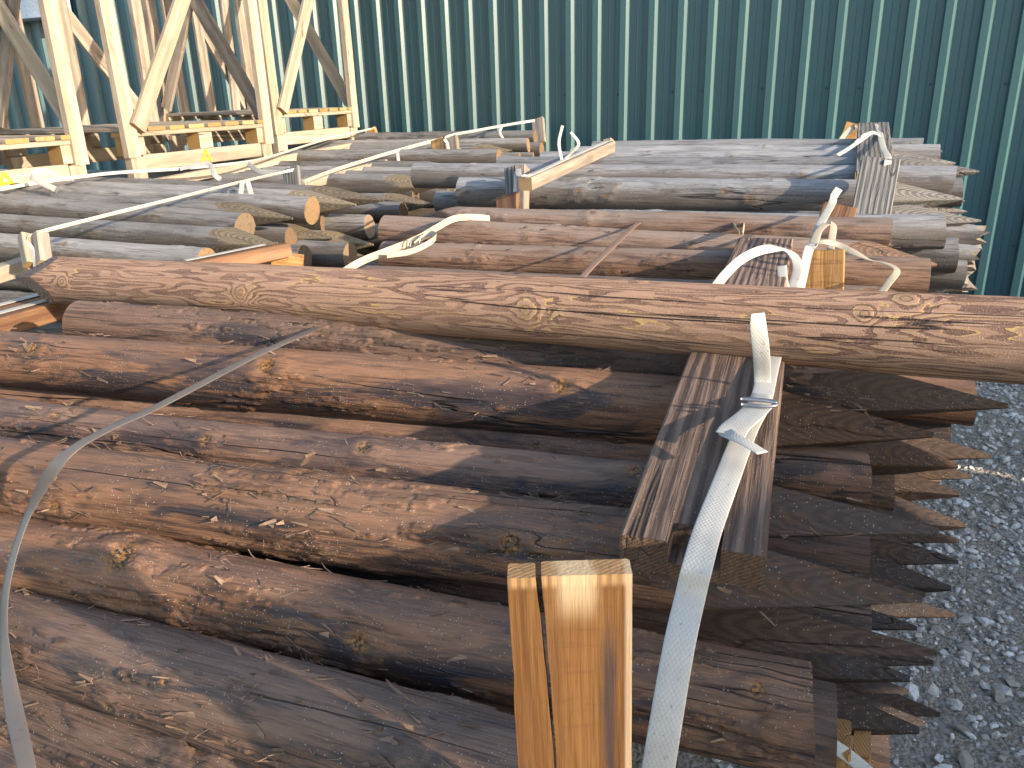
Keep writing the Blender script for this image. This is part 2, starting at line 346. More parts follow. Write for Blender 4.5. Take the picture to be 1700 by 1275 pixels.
def simple(name, c, rough, metal=0.0, ns=60.0, var=0.25, bump=0.0005):
    m = NT(name); v = m.coords(); n = m.noise(v, ns, 4)
    m.b.inputs['Metallic'].default_value = metal
    return m.fin(m.mix(m.ramp(n, 0.35, 0.7), c, tuple((1 - var) * x for x in c)), rough, m.bump(n, bump, 0.5), 0.5)
MAT['wire'] = simple('galvanised_wire', (0.30, 0.31, 0.33), 0.45, 0.8)
MAT['yellow'] = simple('yellow_paint', (0.85, 0.50, 0.03), 0.6)
MAT['screw'] = simple('screw_head', (0.03, 0.08, 0.085), 0.4)
MAT['whitebox'] = simple('pale_grey_sheet', (0.62, 0.66, 0.70), 0.5)
MAT['hollow'] = simple('dark_underside', (0.03, 0.022, 0.018), 0.9)

def mat_wall():
    m = NT('green_cladding'); v = m.coords(0.0)
    n = m.noise(v, (2.0, 2.0, 0.5), 5, 0.6); d = m.noise(v, (9, 9, 1.2), 6, 0.65, 0, 3.0)
    col = m.mix(m.ramp(n, 0.35, 0.7), (0.036, 0.100, 0.112), (0.042, 0.114, 0.122))
    col = m.mix(m.ramp(d, 0.5, 0.8, 0, 0.35), col, (0.065, 0.130, 0.130))
    return m.fin(col, m.ramp(d, 0.3, 0.8, 0.38, 0.48), m.bump(n, 0.002, 0.3), 0.6)
MAT['wall'] = mat_wall()
def mat_gravel():
    m = NT('crushed_stone'); v = m.coords(0.0); r = m.attr('rnd')
    n = m.noise(v, 90, 4)
    col = m.mix(m.ramp(r, 0.0, 0.75), (0.40, 0.355, 0.30), (0.76, 0.72, 0.66)); col = m.mix(m.ramp(r, 0.8, 0.97), col, (0.88, 0.86, 0.82))
    col = m.mix(m.ramp(n, 0.4, 0.75, 0, 0.5), col, (0.22, 0.20, 0.17))
    return m.fin(col, 0.85, m.bump(n, 0.003, 0.6), 0.3)
MAT['gravel'] = mat_gravel()
def mat_ground():
    m = NT('gritty_earth'); v = m.coords(0.0)
    n = m.noise(v, 3.5, 6, 0.6); g = m.noise(v, 140, 4, 0.6); vo = m.n('TexVoronoi'); m.set(vo.inputs['Vector'], v); vo.inputs['Scale'].default_value = 75
    col = m.mix(m.ramp(g, 0.35, 0.65), (0.26, 0.215, 0.165), (0.50, 0.44, 0.36))
    col = m.mix(m.ramp(n, 0.5, 0.68, 0, 0.5), col, (0.16, 0.155, 0.10))
    col = m.mix(m.ramp(m.n('SeparateColor', {0: vo.outputs['Color']}).outputs[0], 0.6, 1.0, 0, 0.8), col, (0.48, 0.46, 0.43))
    return m.fin(col, 0.9, m.bump(m.math('SUBTRACT', g, vo.outputs['Distance']), 0.012, 0.8), 0.3)
MAT['ground'] = mat_ground()

# ------------------------------------------------------------------ mesh builders
def log_mesh(name, L, D, nx=70, nt=28, seed=0, right='spike', left='flat', knots=(), bark=0.5, spike=0.24, rot=None, bend=0.006, taper=0.06, peel=False, rough=1.0, spikeL=None):
    rs = np.random.RandomState(seed)
    R = D / 2; ox = rs.uniform(0, 200)
    xs = np.linspace(0, 1, nx) * L
    th = np.arange(nt) / nt * 2 * np.pi
    X, T = np.meshgrid(xs, th, indexing='ij')
    C_, S_ = np.cos(T), np.sin(T)
    rr = R * (1 + taper * (X / L - 0.5))
    low = fbm(X * 2.2 + ox, C_ * 0.8, S_ * 0.8, 3)
    rr = rr * (1 + 0.07 * low * rough)
    Yc, Zc = C_ * R, S_ * R
    bn = 0.8 * fbm(X * 8 + ox, Yc * 42, Zc * 42, 5, 0.62) + 0.6 * fbm(X * 2.2 + ox, Yc * 9, Zc * 9, 2)
    bk = sstep(0.03, 0.075, bn - (0.42 - bark * 0.5)) * (0.0 if peel else 1.0)
    rr = rr + bk * 0.0030 * (1 + 0.7 * fbm(X * 32 + ox, Yc * 170, Zc * 170, 3)) * rough
    rr = rr + 0.0012 * fbm(X * 16 + ox, Yc * 110, Zc * 110, 4) * rough
    ring = 5.0 * fbm(X * 2.8 + ox, Yc * 28, Zc * 28, 3, 0.5) + X * 0.25
    kn = np.zeros_like(X)
    for (kx, kt, ks) in knots:
        dt = (T - kt + np.pi) % (2 * np.pi) - np.pi
        du = (X - kx) / ks; dv = dt * R / ks
        d2 = du**2 + dv**2; d = np.sqrt(d2)
        jag = fbm(X * 28 + ox, Yc * 130, Zc * 130, 3)
        if peel:
            rr = rr + ks * 0.10 * np.exp(-d2 * 0.5)
            wob = (1 + 0.25 * fbm(X * 25 + ox, Yc * 25, Zc * 25, 2))
            ring = ring * (1 - np.exp(-d2 / 5)) + 3.6 * np.exp(-d / 1.5 * wob) * np.where(d < 6, 1, np.exp(-(d - 6)))
            kn = np.maximum(kn, np.exp(-d2 * 0.6))
            tail = np.exp(-((du - 2.4) / 1.6)**2 - (dv / 1.6)**2)       # torn fibres beside the knot
            rr = rr + 0.0026 * tail * fbm(X * 120 + ox, Yc * 120, Zc * 120, 3)
            ring = ring + tail * 1.6 * fbm(X * 50 + ox, Yc * 50, Zc * 50, 3)
            kn = np.maximum(kn, 0.5 * tail)
        else:
            rr = rr + ks * (0.36 * np.exp(-d2 * 0.45) - 0.34 * np.exp(-d2 * 2.6)) + ks * 0.13 * jag * np.exp(-d2 * 0.3)
            kn = np.maximum(kn, np.exp(-d2 * 1.5)); bk = np.maximum(bk, 0.8 * sstep(-0.1, 0.4, jag) * np.exp(-d2 * 0.12))
    cut = np.zeros_like(X)
    ph = rs.uniform(0, np.pi / 2) if rot is None else rot
    mx = np.maximum(np.abs(np.cos(T - ph)), np.abs(np.sin(T - ph)))
    def point(dist, ln):
        s = 0.0035 + (R * 1.0 - 0.0035) * dist / ln + 0.0007 * fbm(X * 30 + ox, Yc * 60, Zc * 60, 2)
        lim = s / mx
        return lim
    if right == 'spike':
        lim = point(L - X, spike); cut = np.maximum(cut, sstep(-0.0006, 0.0006, rr - lim)); rr = np.minimum(rr, lim)
    if left == 'spike':
        lim = point(X, spikeL or spike); cut = np.maximum(cut, sstep(-0.0006, 0.0006, rr - lim)); rr = np.minimum(rr, lim)
    if right == 'rough':
        e = sstep(L - 0.12, L, X); rr = rr * (1 - 0.35 * e * (0.5 + fbm(X * 9 + ox, Yc * 40, Zc * 40, 2)))
    by = bend * fbm(xs * 1.1 + ox, xs * 0, xs * 0 + 3.3, 2); bz = bend * fbm(xs * 1.1 + ox, xs * 0 + 8.8, xs * 0, 2)
    Xo = X.copy()
    if right == 'rough': Xo = X + sstep(L - 0.1, L, X) * 0.06 * fbm(Yc * 90 + ox, Zc * 90, Zc * 0, 2)
    if right == 'flat': Xo = X + (X > L - 1e-6) * (C_ * 0.12 * R * rs.uniform(-1, 1) + S_ * 0.12 * R * rs.uniform(-1, 1))
    co = np.stack([Xo, C_ * rr + by[:, None], S_ * rr + bz[:, None]], -1)
    r_attr = np.where(cut > 0.5, rr, ring * 0.004)
    ring_out = ring if peel else r_attr
    n0 = nx * nt
    i = np.arange(nx - 1)[:, None] * nt; j = np.arange(nt)[None, :]; j2 = (j + 1) % nt
    quads = np.stack([i + j, i + nt + j, i + nt + j2, i + j2], -1).reshape(-1, 4)[:, ::-1]
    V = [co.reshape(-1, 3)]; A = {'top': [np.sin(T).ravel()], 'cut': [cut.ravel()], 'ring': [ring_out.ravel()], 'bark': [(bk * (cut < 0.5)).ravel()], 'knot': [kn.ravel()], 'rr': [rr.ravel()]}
    Q = [quads]; tris = []; base = n0
    for side in (0, 1):
        row = 0 if side == 0 else nx - 1
        ringco = co[row]; c0 = ringco.mean(0); fl = [1.0, 0.6, 0.25]
        for k, fct in enumerate(fl):
            pts = c0 + (ringco - c0) * fct
            pts[:, 0] += 0.0012 * fbm(pts[:, 1] * 120 + ox, pts[:, 2] * 120, pts[:, 2] * 0 + side, 3) * (fct < 1)
            V.append(pts); rl = np.hypot(pts[:, 1] - c0[1], pts[:, 2] - c0[2])
            pk = (right if side else left) == 'spike'
            A['top'].append(np.zeros(nt)); A['cut'].append(np.full(nt, 1.0 if pk else 2.0)); A['ring'].append(rl); A['bark'].append(np.zeros(nt)); A['knot'].append(np.zeros(nt)); A['rr'].append(rl)
            if k:
                a = base + (k - 1) * nt; b = base + k * nt; jj = np.arange(nt); j3 = (jj + 1) % nt
                q = np.stack([a + jj, b + jj, b + j3, a + j3], -1); Q.append(q if side == 0 else q)
                if side == 1: Q[-1] = q[:, ::-1]
        V.append(c0[None]); A['top'].append([0.0]); A['cut'].append([1.0 if pk else 2.0]); A['ring'].append([0.0]); A['bark'].append([0.0]); A['knot'].append([0.0]); A['rr'].append([0.0])
        ci = base + 3 * nt; b = base + 2 * nt; jj = np.arange(nt); j3 = (jj + 1) % nt
        t = np.stack([b + jj, np.full(nt, ci), b + j3], -1); tris.append(t if side == 0 else t[:, ::-1]); base = ci + 1
    Qa = np.concatenate(Q); 
    me = np_mesh(name, np.concatenate(V), Qa, np.concatenate(tris), {k: np.concatenate([np.asarray(x, float).ravel() for x in v]) for k, v in A.items()})
    return me

def knots_px(A, B, D, pts):
    """knot positions along and round a stake from where the photo shows them"""
    out = []; A = np.asarray(A); B = np.asarray(B); L = np.linalg.norm(B - A)
    ts = np.linspace(0, 1, 400); pr = np.array([proj(A + (B - A) * t) for t in ts])
    for (x, y, s) in pts:
        k = int(np.argmin(abs(pr[:, 0] - x))); P = A + (B - A) * ts[k]
        v = cC - P; hv = math.hypot(v[0], v[1]); el = math.atan2(v[2], hv)
        off = (pr[k, 1] - y) * pr[k, 2] / FOC / (D / 2)
        out.append((ts[k] * L, math.pi - el - math.asin(max(-0.95, min(0.95, off))), s))
    return out

def place(o, A, B, roll=0.0):
    o.matrix_world = frame(A, *axes(np.asarray(B) - np.asarray(A), UP, roll)); return o

def slivers(name, L, D, n, seed, parent, mat, x0=0.0, x1=1.0, t0=0.9, t1=3.3, size=1.0, knots=()):
    """torn bark fibres lying on a stake"""
    rs = np.random.RandomState(seed); V = []; F = []
    cl = rs.uniform(0, 1, (9, 2))
    for q, (kx, kt, ks) in enumerate(list(knots)[:6]): cl[q] = ((kx / L - x0) / (x1 - x0), (kt - t0) / (t1 - t0))
    for k in range(n):
        c = cl[rs.randint(9)]
        if rs.rand() < 0.65: u = c[0] + rs.normal(0, 0.02); w = c[1] + rs.normal(0, 0.15)
        else: u, w = rs.rand(2)
        x = L * (x0 + (x1 - x0) * (u % 1)); t = t0 + (t1 - t0) * (w % 1)
        R = D / 2 + 0.0015
        ln = rs.uniform(0.006, 0.026) * size; wd = (rs.uniform(0.0004, 0.0014) if rs.rand() < .7 else rs.uniform(0.0018, 0.0042)) * size; lift = (rs.uniform(0.0, 0.004) if rs.rand() < .8 else rs.uniform(.004, .012)) * size
        a = rs.normal(0, 0.35) + (math.pi if rs.rand() < .5 else 0)
        ca, sa = math.cos(a), math.sin(a)
        def P(dx, ds, h):
            tt = t + ds / R; r = R + h
            return (x + dx, r * math.cos(tt), r * math.sin(tt))
        b = len(V)
        for (s, hh) in ((0, 0), (0.55, lift * 0.4), (1, lift)):
            w2 = wd * (1 - 0.7 * s)
            for sg in (-1, 1):
                V.append(P(ca * ln * s - sa * w2 * sg, sa * ln * s + ca * w2 * sg, hh))
                V.append(P(ca * ln * s - sa * w2 * sg, sa * ln * s + ca * w2 * sg, hh - 0.0011))
        for s in (0, 4):
            F += [(b+s, b+s+2, b+s+6, b+s+4), (b+s+1, b+s+5, b+s+7, b+s+3), (b+s, b+s+4, b+s+5, b+s+1), (b+s+2, b+s+3, b+s+7, b+s+6)]
        F += [(b, b+1, b+3, b+2), (b+8, b+10, b+11, b+9)]
    me = np_mesh(name, np.array(V), np.array(F), None, {'bark': np.full(len(V), 0.4), 'cut': np.zeros(len(V)), 'knot': np.zeros(len(V)), 'ring': np.zeros(len(V)), 'rr': np.zeros(len(V))}, smooth=False)
    o = link(name, me, mat, parent); tag(o, kind='stuff'); return o

def board_mesh(name, L, w, t, seed=0, nx=24, warp=0.002, jag=0.0, bevel=0.003, notch=None):
    """board along X; notch=(y0,y1,len,depth) sinks part of the top at the x=0 end"""
    rs = np.random.RandomState(seed); ox = rs.uniform(0, 99)
    b = min(bevel, t * 0.3)
    if notch:
        y0, y1, nl, nd = notch
        ys = np.array([-w/2, -w/2 + b] + list(np.linspace(-w/2 + 2*b, y0 - 0.001, 5)) + [y0, ] + list(np.linspace(y0 + 0.001, y1 - 0.001, 4)) + [y1] + list(np.linspace(y1 + 0.001, w/2 - 2*b, 4)) + [w/2 - b, w/2])
    else:
        ys = np.array([-w/2, -w/2 + b] + list(np.linspace(-w/2 + 2*b, w/2 - 2*b, 8)) + [w/2 - b, w/2])
    prof = [(y, t/2 if abs(abs(y) - w/2) > 1e-9 else t/2 - b) for y in ys] + [(y, -t/2 if abs(abs(y) - w/2) > 1e-9 else -t/2 + b) for y in ys[::-1]]
    prof = np.array(prof); npf = len(prof)
    xs = np.linspace(0, L, nx)
    if notch: xs = np.sort(np.concatenate([xs, [notch[2], notch[2] + 0.0012]]))
    nx = len(xs)
    X = np.repeat(xs[:, None], npf, 1); Y = np.repeat(prof[None, :, 0], nx, 0).copy(); Zz = np.repeat(prof[None, :, 1], nx, 0).copy()
    if notch:
        msk = (Y >= y0 - 1e-6) & (Y <= y1 + 1e-6) & (Zz > 0) & (X <= notch[2] + 1e-6); Zz[msk] -= nd
    n = fbm(X * 2 + ox, Y * 6, Zz * 6, 2)
    Y = Y + warp * fbm(X * 3 + ox, Y * 0, Zz * 0 + 4, 2); Zz = Zz + warp * n + 0.0007 * fbm(X * 14 + ox, Y * 150, Zz * 40, 3)
    Xo = X.copy()
    if jag: 
        e = (X == 0) * 1.0; f = (X == L) * 1.0
        Xo += (e - f) * jag * np.abs(fbm(Y * 120 + ox, Zz * 120, X * 0, 2))
    co = np.stack([Xo, Y, Zz], -1)
    i = np.arange(nx - 1)[:, None] * npf; j = np.arange(npf)[None, :]; j2 = (j + 1) % npf
    quads = np.stack([i + j, i + j2, i + npf + j2, i + npf + j], -1).reshape(-1, 4)[:, ::-1]
    V = [co.reshape(-1, 3)]; cut = [np.zeros(nx * npf)]; base = nx * npf; Q = [quads]
    h = npf // 2
    for side in (0, 1):
        ringc = co[0 if side == 0 else nx - 1]; V.append(ringc.copy()); cut.append(np.ones(npf))
        q = np.array([[base + k, base + npf - 1 - k, base + npf - 2 - k, base + k + 1] for k in range(h - 1)])
        Q.append(q[:, ::-1] if side == 0 else q); base += npf
    return np_mesh(name, np.concatenate(V), np.concatenate(Q), None, {'cut': np.concatenate(cut)}, smooth=False)

def board(name, A, B, w, t, mat, up=UP, roll=0.0, parent=None, **kw):
    A = np.asarray(A, float); B = np.asarray(B, float); L = np.linalg.norm(B - A)
    me = board_mesh(name, L, w, t, seed=rnd.randint(0, 9999), **kw)
    o = link(name, me, MAT[mat])
    mw = frame(A, *axes(B - A, up, roll))
    if parent is not None:
        o.parent = parent; o.matrix_parent_inverse = Matrix.Identity(4)
        o.matrix_basis = parent.matrix_world.inverted() @ mw if False else parent_inv(parent) @ mw
    else: o.matrix_world = mw
    return o
_PW = {}
def root(name, loc):
    o = empty(name, loc); _PW[o.name] = Matrix.Translation(Vector(loc)); return o
def parent_inv(p): return _PW[p.name].inverted()

def catmull(P, n=10):
    P = np.asarray(P, float); Q = np.concatenate([[2 * P[0] - P[1]], P, [2 * P[-1] - P[-2]]]); out = []
    for k in range(1, len(Q) - 2):
        a, b, c, d = Q[k - 1:k + 3]
        for s in np.linspace(0, 1, n, endpoint=False):
            out.append(0.5 * (2 * b + (c - a) * s + (2 * a - 5 * b + 4 * c - d) * s**2 + (3 * b - 3 * c + d - a) * s**3))
    out.append(P[-1]); return np.array(out)
def ribbon_mesh(name, pts, width, wdir, thick=0.0014, n=10, taper=None):
    """woven strap: wdir is one direction or one per control point"""
    P = catmull(pts, n); wd = np.asarray(wdir, float)
    Wd = np.repeat(wd[None], len(P), 0) if wd.ndim == 1 else catmull(wd, n)
    T = np.gradient(P, axis=0); T /= np.linalg.norm(T, axis=1)[:, None] + 1e-9
    Wd = Wd - (Wd * T).sum(1)[:, None] * T; Wd /= np.linalg.norm(Wd, axis=1)[:, None] + 1e-9
    Nn = np.cross(T, Wd); s = np.concatenate([[0], np.cumsum(np.linalg.norm(np.diff(P, axis=0), axis=1))])
    fr = [-1, -0.9, -0.3, 0.3, 0.9, 1]; tp = [0.35, 1, 1, 1, 1, 0.35]
    prof = [(f, g) for f, g in zip(fr, tp)] + [(f, -g) for f, g in zip(fr[::-1], tp[::-1])]; m = len(prof)
    co = np.stack([P + Wd * (f * width / 2) + Nn * (g * thick / 2) for f, g in prof], 1)
    k = len(P); i = np.arange(k - 1)[:, None] * m; j = np.arange(m)[None, :]; j2 = (j + 1) % m
    quads = np.stack([i + j, i + j2, i + m + j2, i + m + j], -1).reshape(-1, 4)
    caps = []
    for b in (0, (k - 1) * m):
        caps += [[b + a, b + a + 1, b + m - 2 - a, b + m - 1 - a] for a in range(5)]
    caps = np.array(caps)
    su = np.repeat(s[:, None], m, 1).ravel(); sv = np.tile(np.array([f for f, g in prof]) * width / 2, k)
    return np_mesh(name, co.reshape(-1, 3), np.concatenate([quads, caps]), None, {'su': su, 'sv': sv})
def ribbon(name, pts, width, wdir, mat, parent=None, **kw):
    o = link(name, ribbon_mesh(name, pts, width, wdir, **kw), MAT[mat])
    if parent is not None: o.parent = parent; o.matrix_basis = parent_inv(parent)
    return o
def tube(name, pts, r, mat, parent=None, closed=False, n=8, seg=8):
    P = catmull(list(pts) + ([pts[0]] if closed else []), seg)
    if closed: P = P[:-1]
    k = len(P)
    T = (np.roll(P, -1, 0) - np.roll(P, 1, 0)) if closed else np.gradient(P, axis=0)
    T /= np.linalg.norm(T, axis=1)[:, None]
    ref = unit(np.array([0.3, 0.5, 0.8])); U1 = np.cross(T, ref); U1 /= np.linalg.norm(U1, axis=1)[:, None]; U2 = np.cross(T, U1)
    a = np.arange(n) / n * 2 * np.pi
    co = P[:, None] + r * (np.cos(a)[None, :, None] * U1[:, None] + np.sin(a)[None, :, None] * U2[:, None])
    rows = k if closed else k - 1
    i = np.arange(rows)[:, None]; i2 = (i + 1) % k; j = np.arange(n)[None, :]; j2 = (j + 1) % n
    q = np.stack([i * n + j, i * n + j2, i2 * n + j2, i2 * n + j], -1).reshape(-1, 4)
    if not closed:
        q = np.concatenate([q, [[0, 1, 2, 3], [0, 3, 4, 5], [0, 5, 6, 7]], np.array([[0, 1, 2, 3], [0, 3, 4, 5], [0, 5, 6, 7]]) + (k - 1) * n]) if n == 8 else q
    o = link(name, np_mesh(name, co.reshape(-1, 3), q), MAT[mat])
    if parent is not None: o.parent = parent; o.matrix_basis = parent_inv(parent)
    return o

# ================================================================== THE SETTING
# ground
gm = bpy.data.meshes.new('ground')
g = 60.0; gm.from_pydata([(-g, -g, 0), (g, -g, 0), (g, g, 0), (-g, g, 0)], [], [(0, 1, 2, 3)])
tag(link('ground', gm, MAT['ground']), 'gritty earth yard under the gravel', None, None, 'structure')

# crushed stone lying on the yard beside the stakes
def make_gravel():
    rs = np.random.RandomState(3)
    t = (1 + 5**.5) / 2
    ico = np.array([(-1,t,0),(1,t,0),(-1,-t,0),(1,-t,0),(0,-1,t),(0,1,t),(0,-1,-t),(0,1,-t),(t,0,-1),(t,0,1),(-t,0,-1),(-t,0,1)], float) / math.hypot(1, t)
    f = np.array([(0,11,5),(0,5,1),(0,1,7),(0,7,10),(0,10,11),(1,5,9),(5,11,4),(11,10,2),(10,7,6),(7,1,8),(3,9,4),(3,4,2),(3,2,6),(3,6,8),(3,8,9),(4,9,5),(2,4,11),(6,2,10),(8,6,7),(9,8,1)])
    n = 44000
    x = rs.uniform(0.15, 3.4, n); y = rs.uniform(0.4, 5.0, n)
    keep = (x < 0.9 + 0.68 * y + 0.35) & (x > 0.25 + 0.35 * y * 0.4)
    x, y = x[keep], y[keep]; n = len(x)
    dens = fbm(x * 1.7, y * 1.7, x * 0, 3)
    k2 = rs.rand(n) < np.clip(0.72 + 1.1 * dens, 0.22, 1); x, y = x[k2], y[k2]; n = len(x)
    sz = np.clip(np.exp(rs.normal(math.log(0.0068), 0.50, n)), 0.0028, 0.021)
    v = ico[None] * (1 + rs.uniform(-0.42, 0.36, (n, 12, 1))) * np.stack([rs.uniform(0.8, 1.4, n), rs.uniform(0.7, 1.1, n), rs.uniform(0.45, 0.8, n)], -1)[:, None] * sz[:, None, None]
    a = rs.uniform(0, 6.28, n); c, s = np.cos(a)[:, None], np.sin(a)[:, None]; tl = rs.normal(0, 0.4, n); ct, st = np.cos(tl)[:, None], np.sin(tl)[:, None]
    vx, vy, vz = v[..., 0], v[..., 1], v[..., 2]
    vx, vz = vx * ct - vz * st, vx * st + vz * ct
    vx, vy = vx * c - vy * s, vx * s + vy * c
    co = np.stack([vx + x[:, None], vy + y[:, None], vz + (sz * 0.3)[:, None]], -1).reshape(-1, 3)
    tr = (f[None] + (np.arange(n) * 12)[:, None, None]).reshape(-1, 3)
    me = np_mesh('gravel', co, None, tr, {'rnd': np.repeat(rs.rand(n), 12)}, smooth=False)
    tag(link('gravel', me, MAT['gravel']), 'pale crushed stone scattered over the yard beside the stakes', 'gravel', None, 'stuff')
make_gravel()

# green ribbed metal wall
WY = rad(24.5); wR = np.array([math.cos(WY), -math.sin(WY), 0]); wN = np.array([-math.sin(WY), -math.cos(WY), 0]); W0 = np.array([2.05, 5.15, 0.0])
def make_wall():
    r = root('metal_wall', tuple(W0)); tag(r, 'green ribbed metal wall behind the stacks of stakes', 'wall')
    pitch, dep = 0.189, 0.038
    prof = []
    for k in range(5):
        b = k * pitch
        prof += [(b, 0), (b + 0.036, 0), (b + 0.039, 0.0025), (b + 0.042, 0.0025), (b + 0.045, 0), (b + 0.074, 0), (b + 0.077, 0.0025), (b + 0.080, 0.0025), (b + 0.083, 0),
                 (b + 0.118, 0), (b + 0.126, dep), (b + 0.164, dep), ]
    prof.append((5 * pitch, 0))
    prof = np.array(prof); W = 5 * pitch; H = 5.2
    P = np.concatenate([prof, prof[::-1] - np.array([0, 0.0015])]); m = len(P)
    zs = np.array([0.04, H])
    # local: x along wall, y out of wall (towards the yard), z up
    co = np.array([(a, b, z) for z in zs for a, b in P])
    q = np.array([[j, (j + 1) % m, m + (j + 1) % m, m + j] for j in range(m)])
    h = len(prof); caps = np.array([[o + k, o + m - 1 - k, o + m - 2 - k, o + k + 1] for o in (0, m) for k in range(h - 1)])
    me = np_mesh('sheet', co, np.concatenate([q, caps]), None, None, smooth=False)
    sc = bpy.data.meshes.new('screw'); bm = bmesh.new()
    bmesh.ops.create_cone(bm, cap_ends=True, segments=8, radius1=0.008, radius2=0.006, depth=0.006)
    bm.to_mesh(sc); bm.free(); sc.materials.append(MAT['screw'])
    for k in range(-11, 6):
        o = link('sheet', me, MAT['wall'], r)
        o.matrix_basis = frame(wR * (k * W), wR, -wN * -1, UP)
        for i in range(0, 5, 2):
            for z in (0.55, 1.47, 2.55):
                if not (-8 <= k <= 3): continue
                s = link('screw', sc, None, r)
                s.matrix_basis = frame(wR * (k * W + i * pitch + 0.098 + 0.002 * ((k * 7 + i) % 5)) + wN * 0.003 + UP * (z + 0.004 * ((k * 3 + i) % 4)), wR, np.cross(wN, wR), wN)
    return r
make_wall()
# pale sheet box on the wall, far left
def wall_box():
    A = at(-60, 45, 8.6); 
    # put it on the wall plane
    def onwall(x, y, off=0.0):
        d = _ray(x, y); t = ((W0 + wN * off - cC) @ wN) / (d @ wN); return cC + d * t
    p0 = onwall(-90, 50, 0.05); p1 = onwall(121, 27, 0.05)
    u0 = (p0 - W0) @ wR; u1 = (p1 - W0) @ wR; z0 = p1[2]
    w = u1 - u0; bm = bmesh.new(); bmesh.ops.create_cube(bm, size=1.0)
    bmesh.ops.scale(bm, vec=(w, 0.16, 0.7), verts=bm.verts); bmesh.ops.bevel(bm, geom=bm.edges[:], offset=0.008, segments=1, affect='EDGES')
    me = bpy.data.meshes.new('cabinet_body'); bm.to_mesh(me); bm.free()
    c = W0 + wR * (u0 + u1) / 2 + wN * 0.125 + UP * (z0 + 0.35)
    r = root('wall_cabinet', tuple(c)); tag(r, 'pale grey sheet metal box fixed high on the green wall', 'box')
    o = link('cabinet_body', me, MAT['whitebox'], r); o.matrix_basis = frame((0, 0, 0), wR, -wN, UP)
    bm = bmesh.new(); bmesh.ops.create_cube(bm, size=1.0); bmesh.ops.scale(bm, vec=(w + 0.03, 0.19, 0.012), verts=bm.verts)
    me = bpy.data.meshes.new('lip'); bm.to_mesh(me); bm.free()
    o = link('lip', me, MAT['whitebox'], r); o.matrix_basis = frame(-UP * 0.35, wR, -wN, UP)
wall_box()

# ================================================================== THE STAKES
def stake(A, B, D, mat, label, group, name='wooden_stake', nx=70, nt=28, roll=0.0, knots=(), sl=0, **kw):
    A = np.asarray(A, float); B = np.asarray(B, float); L = float(np.linalg.norm(B - A))
    kn = knots_px(A, B, D, knots) if knots else [(rnd.uniform(0.1, 0.9) * L, rnd.uniform(1.0, 3.2), rnd.uniform(0.010, 0.018)) for _ in range(rnd.randint(3, 6))]
    sd = rnd.randint(0, 99999)
    me = log_mesh(name, L, D, nx, nt, sd, knots=kn, **kw)
    o = link(name, me, MAT[mat]); place(o, A, B, roll)
    tag(o, label, 'stake', group)
    if sl: slivers('bark_fibres', L, D, int(sl * .7), sd, o, MAT['splinter'] if mat in ('brown', 'midbrown') else MAT[mat], 0.1, 0.95, 0.7, 3.3, knots=kn)
    return o

# shared meshes for the many look-alikes
VAR = {}
def variant(kind, i):
    key = (kind, i)
    if key not in VAR:
        kn = [(rnd.uniform(0.15, 1.6), rnd.uniform(0, 6.28), rnd.uniform(0.010, 0.02)) for _ in range(7)]
        VAR[key] = log_mesh('wooden_stake', 1.85, 0.11, 72, 40, 500 + i * 13 + len(kind), right=kind, knots=kn, rot=rnd.uniform(0.7, 1.3), spike=rnd.uniform(0.22, 0.3), bark=rnd.uniform(0.2, 0.6))
    return VAR[key]
def filler(P_end, mat, kind, label, group, D=0.11, dirv=None, roll=None, L=1.85):
    label = label.replace('END', {'spike': 'sharpened point', 'flat': 'blunt sawn end', 'rough': 'broken frayed end'}[kind])
    i = rnd.randint(0, 3); me = variant(kind, i)
    key = (kind, i, mat)
    if key not in VAR:
        m2 = me.copy(); m2.materials.clear(); m2.materials.append(MAT[mat]); VAR[key] = m2
    o = bpy.data.objects.new('wooden_stake', VAR[key]); COL.objects.link(o)
    d = unit(LD + PD * rnd.uniform(-0.02, 0.02)) if dirv is None else unit(dirv)
    m = frame(np.asarray(P_end) - d * L, *axes(d, UP, rnd.uniform(-0.45, 0.45) if roll is None else roll))
    s = D / 0.11; m = m @ Matrix.Diagonal((L / 1.85, s, s, 1)); o.matrix_world = m
    tag(o, label, 'stake', group); return o

GN = 'brown stakes of the near pile'
NE = dict(nx=520, nt=110)
def zl(x, y, z): return onz(x, y, z)
def ext(A, B, d): return A - unit(B - A) * d
